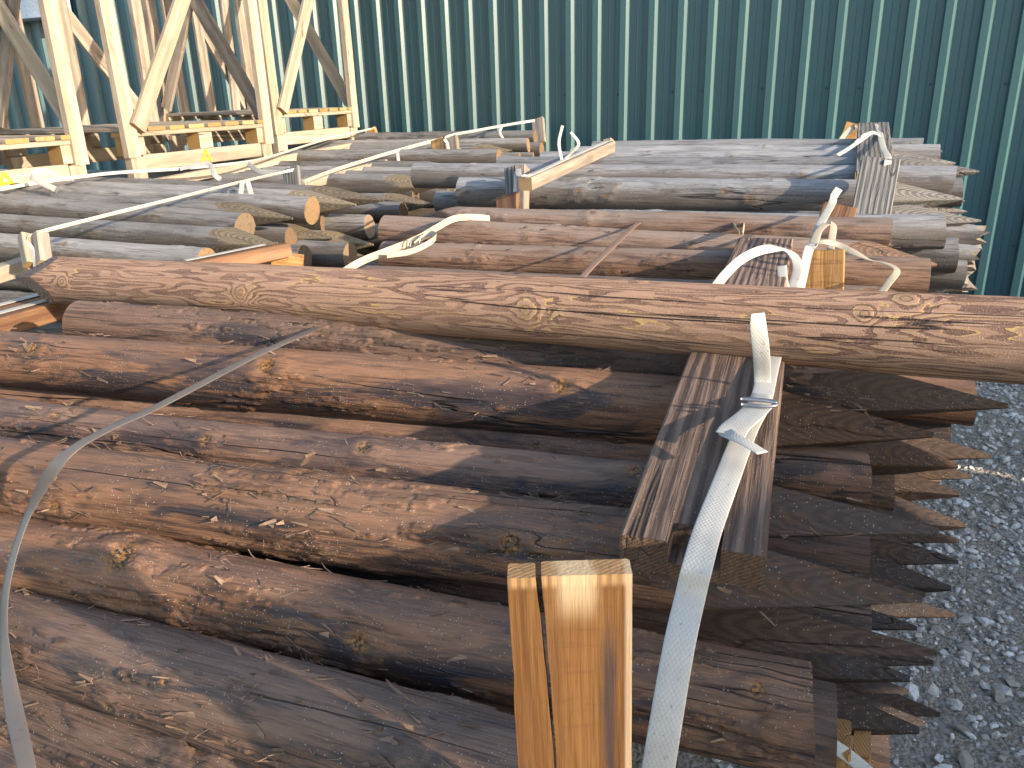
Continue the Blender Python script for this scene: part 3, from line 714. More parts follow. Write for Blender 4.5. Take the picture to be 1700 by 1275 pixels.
# --- top layer of the near pile
def near():
    def two(a, b, back, **k):
        A, B = zl(*a), zl(*b); return ext(A, B, back), B
    # farthest: under the loose pole
    A, B = zl(132, 538, 1.065), zl(1672, 674, 1.0)
    stake(A, B, 0.102, 'brown', 'reddish stake under the loose pole, blunt at one end and pointed at the other', GN, rot=1.02, spike=0.31, bark=0.75, sl=180, knots=[(640, 545, .016), (1150, 600, .02), (1320, 610, .012)], **NE)
    A, B = two((0, 592, 1.03), (1550, 723, 1.0), 0.35)
    stake(A, B, 0.116, 'brown', 'thick dark stake lying between the loose pole and a thinner sunken stake', GN, rot=1.02, spike=0.31, bark=0.35, sl=260, bend=0.012, knots=[(90, 575, .018), (470, 610, .026), (940, 645, .024)], **NE)
    A, B = two((0, 664, 0.93), (1436, 793, 0.93), 0.4)
    stake(A, B, 0.088, 'brown', 'thin smooth stake sunk low in the near pile, in the gap behind a knotty one', GN, right='flat', bark=0.12, knots=[(230, 660, .01), (900, 740, .012)], **NE)
    A, B = two((0, 706, 0.965), (1557, 885, 0.955), 0.4)
    stake(A, B, 0.098, 'brown', 'knotty thin stake beside the bark torn stake of the near pile', GN, rot=1.02, spike=0.31, bark=0.3, sl=160, knots=[(120, 690, .016), (370, 730, .016), (620, 745, .02), (1060, 790, .022)], **NE)
    A, B = two((0, 790, 0.985), (1530, 993, 0.945), 0.35)
    stake(A, B, 0.114, 'brown', 'thick stake with torn bark and an upright splinter in the near pile', GN, rot=1.02, spike=0.31, bark=0.62, sl=520, bend=0.004, knots=[(500, 780, .024), (865, 905, .022), (140, 835, .016)], **NE)
    A, B = two((300, 884, 0.885), (1553, 1084, 0.85), 0.7)
    stake(A, B, 0.09, 'brown', 'sunken smooth stake with a bluish sheen below the bark torn one', GN, rot=1.02, spike=0.31, bark=0.05, knots=[(700, 940, .01)], **NE)
    A, B = two((10, 916, 0.898), (1343, 1196, 0.88), 0.35)
    stake(A, B, 0.110, 'brown', 'stake with a big orange knot hole and a blunt end beside the upright board', GN, right='flat', bark=0.48, sl=420, bend=0.006, knots=[(240, 930, .032), (632, 1068, .02), (1250, 1150, .014)], **NE)
    A, B = two((20, 1048, 0.832), (905, 1312, 0.86), 0.35)
    stake(A, B, 0.112, 'brown', 'sunlit stake of the near pile whose end hides behind the upright board', GN, right='flat', bark=0.35, sl=320, knots=[(95, 1080, .012), (240, 1165, .014), (330, 1130, .01)], nx=420, nt=110)
    A, B = two((0, 1150, 0.74), (500, 1345, 0.75), 0.4)
    stake(A, B, 0.105, 'brown', 'lowest sunlit stake with a hollow splintered knot', GN, right='flat', bark=0.15, sl=120, knots=[(360, 1240, .034)], nx=360, nt=110)
    A, B = two((0, 1262, 0.68), (300, 1400, 0.68), 0.4)
    stake(A, B, 0.105, 'brown', 'shaded stake at the foot of the sunlit ones in the near pile', GN, right='flat', bark=0.2, nx=200, nt=80)
near()
def dome(p): return float(np.interp(p, [0.35, 0.5, 0.62, 0.75, 0.9, 1.05, 1.2, 1.45, 1.75], [0.66, 0.78, 0.86, 0.92, 0.96, 0.985, 1.0, 1.02, 1.0]))
def near_fill():
    lab = 'dark brown stake below the top layer, its END jutting out over the gravel'
    # ends that show one by one: (x, y, z, kind, D)
    shown = [(1612, 664, 0.92, 'flat', .10), (1570, 718, 0.83, 'flat', .105), (1646, 756, 0.83, 'spike', .11), (1590, 774, 0.87, 'spike', .115), (1478, 806, 0.80, 'flat', .10),
             (1612, 792, 0.77, 'spike', .11), (1592, 822, 0.775, 'spike', .11), (1602, 874, 0.75, 'spike', .115), (1592, 898, 0.73, 'spike', .10), (1432, 924, 0.775, 'flat', .105),
             (1590, 934, 0.70, 'spike', .11), (1578, 978, 0.685, 'spike', .11), (1536, 985, 0.83, 'spike', .10), (1436, 1026, 0.73, 'flat', .09), (1522, 1044, 0.70, 'spike', .10),
             (1549, 1102, 0.67, 'spike', .11), (1510, 1128, 0.735, 'spike', .11), (1508, 1150, 0.66, 'spike', .10), (1536, 1198, 0.65, 'spike', .115), (1526, 1214, 0.735, 'spike', .115),
             (1386, 1215, 0.785, 'flat', .11), (1470, 1250, 0.58, 'flat', .11), (1560, 1186, 0.52, 'spike', .11), (1585, 1020, 0.60, 'spike', .11)]
    for (x, y, z, k, D) in shown:
        filler(onz(x, y, z), 'brown', k, lab, GN, D, LD + PD * rnd.uniform(-0.03, 0.05), roll=rnd.uniform(-0.3, 0.3))
    lab = 'dark brown stake buried inside the near pile with a END'
    for k in range(1, 8):
        for i in range(11):
            p = 0.47 + 0.122 * i + (0.06 if k % 2 else 0)
            z = dome(p) - 0.085 - 0.102 * k
            if z < 0.07: continue
            if k > 3 and 2 < i < 7: continue
            q = -0.17 + 0.11 * (p - 0.9) + rnd.uniform(-0.14, 0.03) - 0.02 * k
            filler(yard(q, p, z), 'brown', 'spike' if rnd.random() < .55 else 'flat', lab, GN, rnd.uniform(0.095, 0.108))
near_fill()

# --- reddish-brown pile in the middle
GB = 'reddish stakes of the middle pile'
def mid():
    k = dict(nx=170, nt=44)
    def two(a, b): return zl(*a), zl(*b)
    def row(a, b, p, p2): return onp(*a, p), onp(*b, p2)
    A, B = row((692, 364), (1475, 392), 2.58, 2.62); stake(A, B, .10, 'midbrown', 'reddish stake touching the grey stack, pointed at its far tip', GB, right='flat', left='spike', spikeL=.16, bark=.2, **k)
    A, B = row((640, 384), (1555, 440), 2.45, 2.52); stake(A, B, .112, 'midbrown', 'thick reddish stake crossed by a brown band, behind the knotty one', GB, right='spike', rot=.7, bark=.35, sl=60, knots=[(800, 376, .014), (880, 395, .012), (1150, 405, .014)], **k)
    A, B = row((640, 426), (1539, 462), 2.31, 2.38); stake(A, B, .108, 'midbrown', 'knotty reddish stake with pale dusty top in the middle pile', GB, right='flat', bark=.3, sl=60, knots=[(805, 432, .016), (958, 430, .012), (1020, 452, .016)], **k)
    A, B = row((600, 468), (1590, 520), 2.17, 2.24); stake(A, B, .11, 'midbrown', 'reddish stake showing just above the loose pole', GB, right='spike', rot=.6, bark=.3, **k)
    for i in range(4):
        p = 2.06 - 0.12 * i
        filler(yard(0.2 + rnd.uniform(-.1, .1), p, 0.93), 'midbrown', 'flat' if i % 2 else 'spike', 'reddish stake with a END hidden behind the loose pole', GB)
    lab = 'reddish brown stake low in the middle pile with a END'
    for kk in range(1, 8):
        for i in range(7):
            if kk > 2 and 0 < i < 6: continue
            p = 1.9 + .122 * i + (.06 if kk % 2 else 0); z = .93 - .1 * kk - .03 * (i == 0)
            if z < .07: continue
            filler(yard(.25 + rnd.uniform(-.16, .06), p, z), 'midbrown', 'spike' if rnd.random() < .5 else 'flat', lab, GB, .104)
mid()

# --- silver-grey stack on the right
GG = 'silver grey stakes of the far right stack'
def grey():
    k = dict(nx=150, nt=40)
    def two(a, b): return zl(*a), zl(*b)
    def row(a, b, p, p2=None): return onp(*a, p), onp(*b, p2 or p)
    A, B = row((765, 318), (1597, 331), 3.0, 3.08); stake(A, B, .118, 'grey', 'thick silver grey stake along the front edge of the grey stack', GG, rot=.8, spike=.32, bark=.3, sl=70, knots=[(965, 318, .02), (1010, 325, .016), (1200, 318, .016), (1245, 330, .02)], **k)
    A, B = row((690, 292), (1581, 303), 3.15, 3.22); stake(A, B, .108, 'grey', 'silver grey stake with blunt ringed end, second from the front of the grey stack', GG, right='flat', bark=.25, sl=30, **k)
    A, B = row((830, 280), (1625, 286), 3.30, 3.37); stake(A, B, .105, 'grey', 'silver grey stake with a pale knot on its long point', GG, rot=.7, spike=.3, bark=.2, knots=[(1200, 275, .015), (1585, 283, .014)], **k)
    A, B = row((900, 270), (1586, 272), 3.45, 3.51); stake(A, B, .10, 'grey', 'slim silver grey stake with a slender point in the grey stack', GG, rot=.6, spike=.3, bark=.2, **k)
    A, B = row((950, 261), (1560, 262), 3.60, 3.66); stake(A, B, .10, 'grey', 'silver grey stake in the back half of the grey stack', GG, right='flat', bark=.25, **k)
    A, B = row((985, 253), (1529, 251), 3.75, 3.81); stake(A, B, .105, 'grey', 'silver grey stake with a blunt end along the back of the grey stack', GG, right='flat', bark=.3, **k)
    A, B = row((1020, 249), (1564, 251), 3.9, 3.96); stake(A, B, .09, 'grey', 'silver grey stake with a short point along the back of the grey stack', GG, rot=.6, spike=.2, bark=.2, **k)
    A, B = two((840, 372, 1.06), (1564, 384, 1.055)); stake(A, B, .105, 'grey', 'silver grey stake below the front one, blunt where it juts out', GG, right='flat', bark=.2, sl=30, **k)
    lab = 'weathered grey stake low in the grey stack with a END'
    for (x, y, z, kd, D) in [(1629, 366, 1.06, 'spike', .10), (1602, 334, 1.085, 'spike', .08), (1605, 352, 1.05, 'spike', .08), (1530, 356, 1.07, 'flat', .10), (1624, 394, 1.0, 'rough', .09), (1585, 425, .965, 'flat', .11), (1616, 428, .95, 'rough', .09), (1598, 455, .9, 'flat', .1), (1595, 318, 1.12, 'flat', .1), (1610, 405, .98, 'spike', .1)]:
        filler(onz(x, y, z), 'grey', kd, lab, GG, D, LD + PD * rnd.uniform(-.03, .03))
    for kk in range(1, 9):
        for i in range(10):
            if kk > 2 and 0 < i < 9: continue
            p = 2.98 + .11 * i + (.05 if kk % 2 else 0); z = 1.05 + .09 * (p - 3.0) - .1 * kk
            if z < .07: continue
            filler(yard(.42 + rnd.uniform(-.16, .06), p, z), 'grey', ('spike', 'flat', 'rough')[rnd.randint(0, 2)], lab, GG, .108)
grey()

# --- tan-grey stacks on the left
GL = 'tan grey stakes of the left stacks'
def left():
    k = dict(nx=130, nt=36)
    def e(x, y, x0, y0, p, kind, D, lab, **kw):
        B = onp(x, y, p); A = onp(x0, y0, p); A = B + unit(A - B) * 1.95
        return stake(A, B, D, 'tan', lab, GL, right=kind, **k, **kw)
    e(406, 379, 0, 343, 2.40, 'flat', .108, 'grey stake with a round sawn end facing the gap, nearest the strap post', sl=30, bark=.3, knots=[(70, 345, .018), (270, 360, .02), (180, 350, .01)])
    e(519, 349, 0, 322, 2.66, 'flat', .102, 'grey stake with a round orange end behind the pointed one', bark=.2)
    e(485, 363, 0, 332, 2.53, 'spike', .098, 'tan stake with a long flat point between two round ends', rot=.5, spike=.32, bark=.1)
    e(469, 410, 0, 376, 2.30, 'spike', .105, 'pale grey stake ending in a low point below the round ends', rot=.6, spike=.28, bark=.2, knots=[(60, 370, .016), (170, 385, .016)])
    e(345, 438, 0, 410, 2.18, 'flat', .11, 'pale grey stake behind the loose pole tip and the strap post', bark=.2, knots=[(125, 405, .02)])
    e(591, 341, 0, 312, 2.78, 'spike', .098, 'tan stake with a broad point at the back of the left stack', rot=.4, spike=.3, bark=.1)
    e(637, 333, 0, 304, 2.89, 'spike', .098, 'tan stake with a slender point reaching furthest into the gap', rot=.5, spike=.34, bark=.1)
    lab = 'tan grey stake with a END in the gap before the middle pile'
    for (x, y, z, kd, D) in [(483, 398, .985, 'flat', .095), (542, 371, .995, 'flat', .09), (614, 375, .985, 'flat', .095), (670, 351, 1.02, 'flat', .085), (552, 396, .965, 'spike', .1), (620, 407, .93, 'spike', .1), (582, 424, .92, 'flat', .1), (505, 428, .93, 'flat', .1), (655, 392, .93, 'flat', .1), (700, 375, .95, 'spike', .1), (560, 440, .87, 'flat', .1), (640, 435, .86, 'spike', .1), (720, 340, 1.0, 'spike', .1), (690, 325, 1.03, 'flat', .09), (745, 330, .98, 'flat', .1)]:
        filler(onz(x, y, z), 'tan', kd, lab, GL, D, LD + PD * rnd.uniform(-.05, .05))
    # second and third stacks behind
    lab = 'tan grey stake with a END beside the twin upright and far strap'
    for (x, y, z, kd, D) in [(889, 230, 1.215, 'flat', .10), (877, 241, 1.19, 'flat', .085), (830, 265, 1.15, 'flat', .115), (863, 267, 1.14, 'flat', .08), (885, 262, 1.14, 'flat', .06), (723, 298, 1.095, 'flat', .085), (762, 290, 1.10, 'flat', .08), (793, 284, 1.11, 'spike', .1), (730, 309, 1.08, 'spike', .11), (815, 267, 1.13, 'spike', .1), (660, 262, 1.14, 'flat', .1), (850, 250, 1.16, 'spike', .1), (900, 250, 1.15, 'flat', .1)]:
        filler(onz(x, y, z), 'tan', kd, lab, GL, D, LD + PD * rnd.uniform(-.03, .03))
    for (p0, n, q0, z0) in ((2.2, 7, -2.1, .95), (3.06, 9, -2.35, 1.03), (4.35, 10, -2.1, 1.11)):
        for kk in range(0, 9):
            for i in range(n):
                if kk > 2 and 0 < i < n - 1: continue
                p = p0 + .125 * i + (.06 if kk % 2 else 0); z = z0 - .1 * kk + (rnd.uniform(-.03, .025) if kk == 0 else 0)
                if z < .07: continue
                filler(yard(q0 + rnd.uniform(-.2, .12), p, z), 'tan', 'spike' if rnd.random() < .4 else 'flat', {2.2: 'tan grey stake with a END inside the left stack under the thin strap', 3.06: 'tan grey stake with a END inside the stack under the pale batten', 4.35: 'tan grey stake with a END inside the stack by the green wall'}[p0], GL, .107)
                if p0 < 4: filler(yard(q0 - 1.95 + rnd.uniform(-.1, .1), p, z), 'tan', 'flat', 'tan grey stake under the pale post pallets', GL, .107)
left()

# --- the loose pole across the piles
def loose_pole():
    A = at(28, 461, 1.97); B = at(1690, 566, 1.10); d = unit(B - A); B = B + d * 0.42
    D = 0.117
    kn = knots_px(A, B, D, [(140, 466, .010), (432, 487, .013), (897, 518, .018), (1432, 524, .010), (1497, 499, .016)])
    L = float(np.linalg.norm(B - A))
    me = log_mesh('loose_pole', L, D, 900, 130, 4242, right='flat', left='spike', spikeL=.19, knots=kn, peel=True, rot=.45, rough=.45, bend=.004, taper=.07)
    o = link('loose_pole', me, MAT['pole']); place(o, A, B)
    tag(o, 'long peeled pole with swirling grain lying loose across the piles', 'pole')
loose_pole()

# ================================================================== BOARDS, POSTS AND STRAPS
def strap_thing(name, label, loc): 
    r = root(name, tuple(loc)); tag(r, label, 'strap'); return r

# near pile: bearer board with a notched end
def near_boards():
    A = zl(1146, 934, 1.058); B = zl(1222, 602, 1.092); d = unit(B - A); L = np.linalg.norm(B - A) + 0.30
    o = link('bearer_board', board_mesh('bearer_board', L, 0.142, 0.040, 5, nx=60, warp=0.003, jag=0.004, notch=(-0.028, 0.022, 0.035, 0.026)), MAT['bearer'])
    o.matrix_world = frame(A, *axes(d, UP, 0.0))
    tag(o, 'weathered brown bearer board with notched end under the buckled strap', 'board')
    # split upright board in front
    z0 = 0.02; P0 = at(843, 946, .565); P1 = at(1046, 957, .565)
    w = np.linalg.norm(P1 - P0); x = unit(P1 - P0); top = P0[2]
    rs = np.random.RandomState(5)
    bm = bmesh.new(); t = 0.019; n = 60
    zs = np.linspace(0, -1.0, n)
    def crack(k):
        s = -zs[k]; return w * (0.245 + 0.10 * min(1, s / 0.22) + 0.0025 * math.sin(s * 41 + 1)) + wk[k]
    wk = np.cumsum(rs.normal(0, .00035, n))
    cx = [crack(k) for k in range(n)]
    gap = [0.0036 * math.exp(-(-zs[k]) / 0.17) + 0.0006 for k in range(n)]
    def slab(x0, x1, dz):
        rows = []
        for k in range(n):
            a, b = x0(k), x1(k); z = zs[k] + (dz if k == 0 else 0)
            b_ = 0.0016
            rows.append([bm.verts.new(v) for v in ((a, -t/2 + b_, z), (a + b_, -t/2, z), ((a+b)/2, -t/2 + 0.0004 * rs.normal(), z + (0.0015 * rs.normal() if k == 0 else 0)), (b - b_, -t/2, z), (b, -t/2 + b_, z), (b, t/2, z), ((a+b)/2, t/2, z), (a, t/2, z))])
        m = 8
        for k in range(n - 1):
            for j in range(m): bm.faces.new([rows[k][j], rows[k][(j+1) % m], rows[k+1][(j+1) % m], rows[k+1][j]])
        bm.faces.new(rows[0][::-1]); bm.faces.new(rows[-1])
    slab(lambda k: 0.0004 * rs.normal(), lambda k: cx[k] - gap[k] / 2, -0.0008)
    slab(lambda k: cx[k] + gap[k] / 2, lambda k: w, 0.0)
    bmesh.ops.recalc_face_normals(bm, faces=bm.faces)
    # grain runs down the board: local X points down
    for v in bm.verts: v.co = (-v.co.z, v.co.x, v.co.y)
    for f in bm.faces: f.smooth = False
    me = bpy.data.meshes.new('upright_board'); bm.to_mesh(me); bm.free()
    a = me.attributes.new('cut', 'FLOAT', 'POINT'); a.data.foreach_set('value', [1.0 if v.co.x < 0.0016 else 0.0 for v in me.vertices])
    o = link('upright_board', me, MAT['post']); 
    lean = unit(np.array([0.02, 0.0, -1.0])); xx = unit(x - lean * (x @ lean)); nn = np.cross(lean, xx)
    o.matrix_world = frame(P0, lean, xx, nn)
    tag(o, 'orange upright board split by a long crack, standing against the near pile', 'board')
    # boards standing against the lower layers
    for (x0, y0, x1, y1, Z) in [(1398, 1222, 1402, 1400, .98), (1433, 1226, 1425, 1400, 1.0)]:
        b = board('upright_board', at(x0, y0, Z), at(x1, y1, Z + .1), .05, .02, 'orange', up=-LD)
        tag(b, 'short brown board standing below the pointed ends of the near pile', 'board', 'boards below the near points')

def near_straps():
    r = strap_thing('buckled_strap', 'white woven strap with wire buckle over the notched bearer board', zl(1260, 668, 1.11))
    wd = unit(LD * 1.0 + PD * 0.10)
    # long run: under the pole, over the board, down the front
    pts = [zl(1290, 560, 1.118), zl(1276, 612, 1.116), zl(1262, 668, 1.110), zl(1238, 715, 1.103), zl(1205, 800, 1.093), zl(1175, 880, 1.085), zl(1158, 940, 1.078), at(1146, 990, .748), at(1125, 1085, .72), at(1093, 1275, .69), at(1074, 1400, .69), at(1064, 1600, .74)]
    ribbon('strap_band', pts, .0280, wd, 'strap', r, n=8)
    # free end standing up in front of the pole
    base = zl(1263, 664, 1.118)
    pts = [base, at(1266, 640, 1.105), at(1264, 590, 1.085), at(1259, 545, 1.073), at(1258, 520, 1.07)]
    ribbon('strap_end', pts, .0225, [wd, wd, wd, unit(wd + PD * .3), unit(wd + PD * .9)], 'strap', r, n=8)
    # folded tail below the buckle
    pts = [zl(1262, 672, 1.116), zl(1246, 688, 1.118), zl(1222, 708, 1.119), zl(1212, 722, 1.118)]
    ribbon('strap_fold', pts, .034, unit(LD * .75 + PD * .5), 'strap', r, n=8)
    pts = [zl(1203, 716, 1.116), zl(1216, 724, 1.122), zl(1238, 735, 1.124), zl(1266, 752, 1.122)]
    ribbon('strap_tail', pts, .0165, unit(PD * .9 + LD * .12), 'strap', r, n=8)
    # wire buckle
    c = zl(1258, 668, 1.122); u = unit(wd); v = unit(PD - u * (PD @ u))
    loop = [c + u * a + v * b for a, b in ((-.020, -.011), (.006, -.012), (.020, -.008), (.024, 0), (.020, .008), (.006, .011), (-.018, .010))]
    tube('buckle', loop, .0021, 'wire', r)
    tube('buckle_bar', [c + u * -.021 + v * .0 + UP * .003, c + u * .006 + v * -.001 + UP * .003, c + u * .023 + UP * .001], .002, 'wire', r)
    # dark band at the left
    r2 = root('dark_band', tuple(zl(120, 745, 1.05))); tag(r2, 'dark grey band arching over the left of the near pile', 'strap')
    wb = unit(LD)
    pts = [at(75, 1420, .82), at(45, 1275, .87), at(18, 1150, .95), at(6, 1050, 1.0), at(14, 955, 1.035), at(48, 850, 1.06), zl(105, 760, 1.078), zl(180, 712, 1.086), zl(255, 678, 1.092), zl(340, 634, 1.100), zl(420, 592, 1.106), zl(478, 566, 1.108), zl(525, 545, 1.092), zl(560, 528, 1.07), zl(600, 512, 1.0)]
    ribbon('band', pts, .019, [unit(LD)] * 3 + [unit(LD * .8 + PD * -.2 + UP * .1)] * 3 + [unit(LD)] * 9, 'band', r2, n=9)
    # white strap end low on the right of the pile
    r3 = strap_thing('strap_offcut', 'short white strap slanting below the points of the near pile', at(1400, 1250, .9))
    ribbon('strap_band', [at(1380, 1236, .955), at(1410, 1256, .965), at(1450, 1290, .97), at(1490, 1330, .98)], .016, unit(PD * .4 + UP), 'strap', r3)
    # upright splinters
    b = board('splinter', zl(505, 770, 1.036), zl(518, 768, 1.043) + UP * .012, .016, .004, 'splinter', nx=5, warp=.002, jag=.004); tag(b, 'small curled splinter standing on the bark torn stake', 'splinter')

def mid_boards():
    # lying bearer, upright blocks
    b = board('bearer_board', zl(1240, 500, 1.055), zl(1271, 405, 1.068), .15, .035, 'bearer_red', nx=40, jag=.006); tag(b, 'weathered reddish bearer board with ridged grain on the middle pile', 'board')
    b = board('upright_board', at(1368, 415, 2.0), at(1362, 620, 2.06), .098, .022, 'orange', up=-PD); tag(b, 'orange brown upright board at the front of the middle pile', 'board')
    b = board('upright_board', at(1395, 341, 2.44), at(1372, 420, 2.45), .10, .022, 'brownboard', up=-PD); tag(b, 'dark orange upright board between the middle pile and the grey stack', 'board')
    b = board('bearer_board', zl(1385, 392, 1.065), zl(1475, 396, 1.055), .05, .045, 'bearer', nx=10); tag(b, 'short dark block lying against the grey upright board', 'board')
    # brown band
    r = root('brown_band', tuple(zl(1050, 375, 1.11))); tag(r, 'reddish brown band stretched over the middle pile', 'strap')
    ribbon('band', [zl(1085, 352, 1.085), zl(1052, 376, 1.098), zl(1016, 410, 1.090), zl(985, 440, 1.07), zl(962, 465, 1.05), zl(930, 500, 1.03), zl(900, 530, .9)], .019, unit(LD), 'band_brown', r)
    # cream strap with loop at the left end
    r = strap_thing('looped_strap', 'cream strap with wire buckle and hanging loop before the middle pile', zl(660, 410, 1.08))
    wv = unit(UP * .75 + PD * .3)
    Zs = 2.42
    ribbon('strap_band', [at(565, 455, 2.28), at(600, 434, 2.32), at(640, 418, 2.38), at(690, 398, 2.46), at(725, 378, 2.55), at(755, 363, 2.62), at(790, 361, 2.7), at(840, 366, 2.78)], .022, wv, 'strap_cream', r)
    ribbon('strap_loop', [at(642, 424, 2.34), at(680, 418, 2.36), at(710, 405, 2.38), at(724, 393, 2.42), at(716, 388, 2.47), at(700, 396, 2.46), at(688, 406, 2.43)], .017, wv, 'strap_cream', r)
    c = at(688, 402, 2.40); e = at(694, 408, 2.40) - c; f2 = at(694, 395, 2.40) - c
    tube('buckle', [c - f2 * 1.3, c + e, c + f2 * 1.4, c - e * .6], .0022, 'wire', r, closed=True)
    # right hand strap with loops
    r = strap_thing('looped_strap', 'white strap rising over the orange upright boards with loose loops', at(1340, 450, 1.95))
    ribbon('strap_band', [at(1322, 500, 1.93), at(1331, 465, 1.94), at(1342, 416, 1.965), at(1350, 405, 2.0), at(1362, 372, 2.2), at(1380, 340, 2.40), at(1385, 325, 2.42), at(1393, 313, 2.43)], .023, unit(cR), 'strap', r)
    ribbon('strap_loop', [at(1185, 480, 1.80), at(1205, 455, 1.82), at(1232, 430, 1.86), at(1265, 415, 1.90), at(1297, 413, 1.93), at(1318, 425, 1.92), at(1324, 445, 1.90), at(1318, 470, 1.88), at(1314, 490, 1.87)], .022, [unit(PD + UP), unit(PD + UP), unit(PD + UP), unit(PD * .8 + UP), unit(PD + LD * .3), unit(LD + PD * .5), unit(LD), unit(LD), unit(LD)], 'strap', r)
    ribbon('strap_tail', [at(1298, 441, 1.885), at(1300, 465, 1.88), at(1306, 490, 1.87)], .022, unit(LD), 'strap', r)
    ribbon('strap_loop', [at(1348, 412, 1.97), at(1360, 403, 2.02), at(1385, 404, 2.05), at(1415, 418, 2.03), at(1445, 432, 2.0), at(1470, 437, 1.97), at(1489, 449, 1.93), at(1475, 470, 1.9), at(1460, 490, 1.87)], .017, [unit(PD), unit(PD), unit(PD + UP), unit(PD + UP), unit(PD), unit(PD + LD), unit(LD + PD), unit(LD), unit(LD)], 'strap_cream', r)
    ribbon('strap_loop', [at(1350, 405, 2.0), at(1358, 385, 2.1), at(1372, 372, 2.15), at(1383, 375, 2.15), at(1381, 395, 2.12), at(1379, 415, 2.06)], .019, unit(cR), 'strap_cream', r)
    # upright chips on the stakes
    for (x, y, z) in ((1228, 388, 1.105), (1233, 388, 1.105)):
        d = at(1214 if x < 1230 else 1235, 366, 2.55)
        b = board('splinter', zl(x, y, z), d, .010, .003, 'fresh', nx=4, up=PD); tag(b, 'thin fresh splinter standing up on a reddish stake', 'splinter', 'splinters on the middle pile')

def grey_boards():
    b = board('upright_board', at(1462, 266, 2.66), at(1440, 384, 2.56), .118, .028, 'greyboard', up=-PD, nx=30, jag=.006); tag(b, 'silver grey upright board with ridged grain before the grey stack', 'board')
    b = board('bearer_board', at(1452, 295, 2.74), at(1449, 211, 3.55), .125, .04, 'greyboard', nx=30, jag=.012, roll=.0); tag(b, 'silver grey bearer board lying over the pointed end of the grey stack', 'board')
    r = strap_thing('grey_stack_strap', 'white strap running down the silver grey boards', at(1465, 280, 2.7))
    ribbon('strap_band', [at(1456, 206, 3.5), at(1461, 222, 3.3), at(1466, 245, 2.95), at(1474, 262, 2.66), at(1470, 285, 2.635), at(1462, 325, 2.61), at(1453, 383, 2.54)], .0235, unit(cR), 'strap', r)
    ribbon('strap_tail', [at(1462, 225, 3.2), at(1448, 220, 3.18), at(1430, 232, 3.12), at(1408, 247, 3.08), at(1390, 258, 3.05)], .016, unit(PD + UP * .6), 'strap', r)
    ribbon('strap_tail', [at(1458, 222, 3.22), at(1440, 222, 3.25), at(1420, 238, 3.2)], .016, unit(PD + UP * .8), 'strap', r)
    # far-side bearer end, brown
    b = board('upright_board', at(1418, 207, 4.1), at(1398, 262, 4.1), .085, .03, 'orange', up=-PD); tag(b, 'brown board end leaning behind the back of the grey stack', 'board')
    r = strap_thing('far_strap', 'cream strap bowed over the brown board end behind the grey stack', at(1410, 215, 4.0))
    ribbon('strap_band', [at(1392, 240, 4.02), at(1405, 222, 4.03), at(1420, 210, 4.04), at(1429, 218, 4.0), at(1430, 240, 3.95)], .03, unit(cR), 'strap_cream', r)
    # left end of the grey stack
    b = board('upright_board', at(849, 279, 3.06), at(853, 362, 3.02), .052, .024, 'greyboard', up=-PD); tag(b, 'pale grey upright strip at the blunt end of the grey stack', 'board')
    b = board('upright_board', at(870, 278, 3.03), at(868, 366, 2.99), .030, .05, 'oldpale', up=-PD); tag(b, 'narrow pale upright strip beside the grey one and its strap', 'board')
    b = board('upright_block', at(843, 325, 2.93), at(843, 362, 2.9), .085, .022, 'brownboard', up=-PD); tag(b, 'small brown block at the foot of the pale grey strips', 'board')
    A, B = zl(872, 306, 1.205), zl(1012, 243, 1.275)
    b = board('bearer_board', A, B, .05, .045, 'oldpale', nx=20); tag(b, 'pale bearer batten across the blunt end of the grey stack', 'board')
    b = board('upright_block', at(1010, 232, 3.85), at(1013, 256, 3.85), .04, .05, 'fresh', up=-PD); tag(b, 'small pale block at the far end of the pale batten', 'board')
    r = strap_thing('batten_strap', 'thin white strap along the pale batten of the grey stack with a standing tail', A)
    ribbon('strap_band', [at(857, 320, 3.0), at(858, 296, 3.01), at(860, 280, 3.02), A + UP * .026 + LD * .0, A * .5 + B * .5 + UP * .026, B + UP * .026], .022, unit(cR), 'strap', r)
    M_ = A * .62 + B * .38 + UP * .03
    ribbon('strap_tail', [M_, M_ + UP * .06 - LD * .01, M_ + UP * .12 + LD * .004], .012, unit(LD + PD), 'strap', r)
    ribbon('strap_tail', [M_ + PD * .05, M_ + UP * .05 + LD * .05 + PD * .05, M_ + UP * .095 + LD * .02 + PD * .05], .013, unit(PD + LD), 'strap', r)

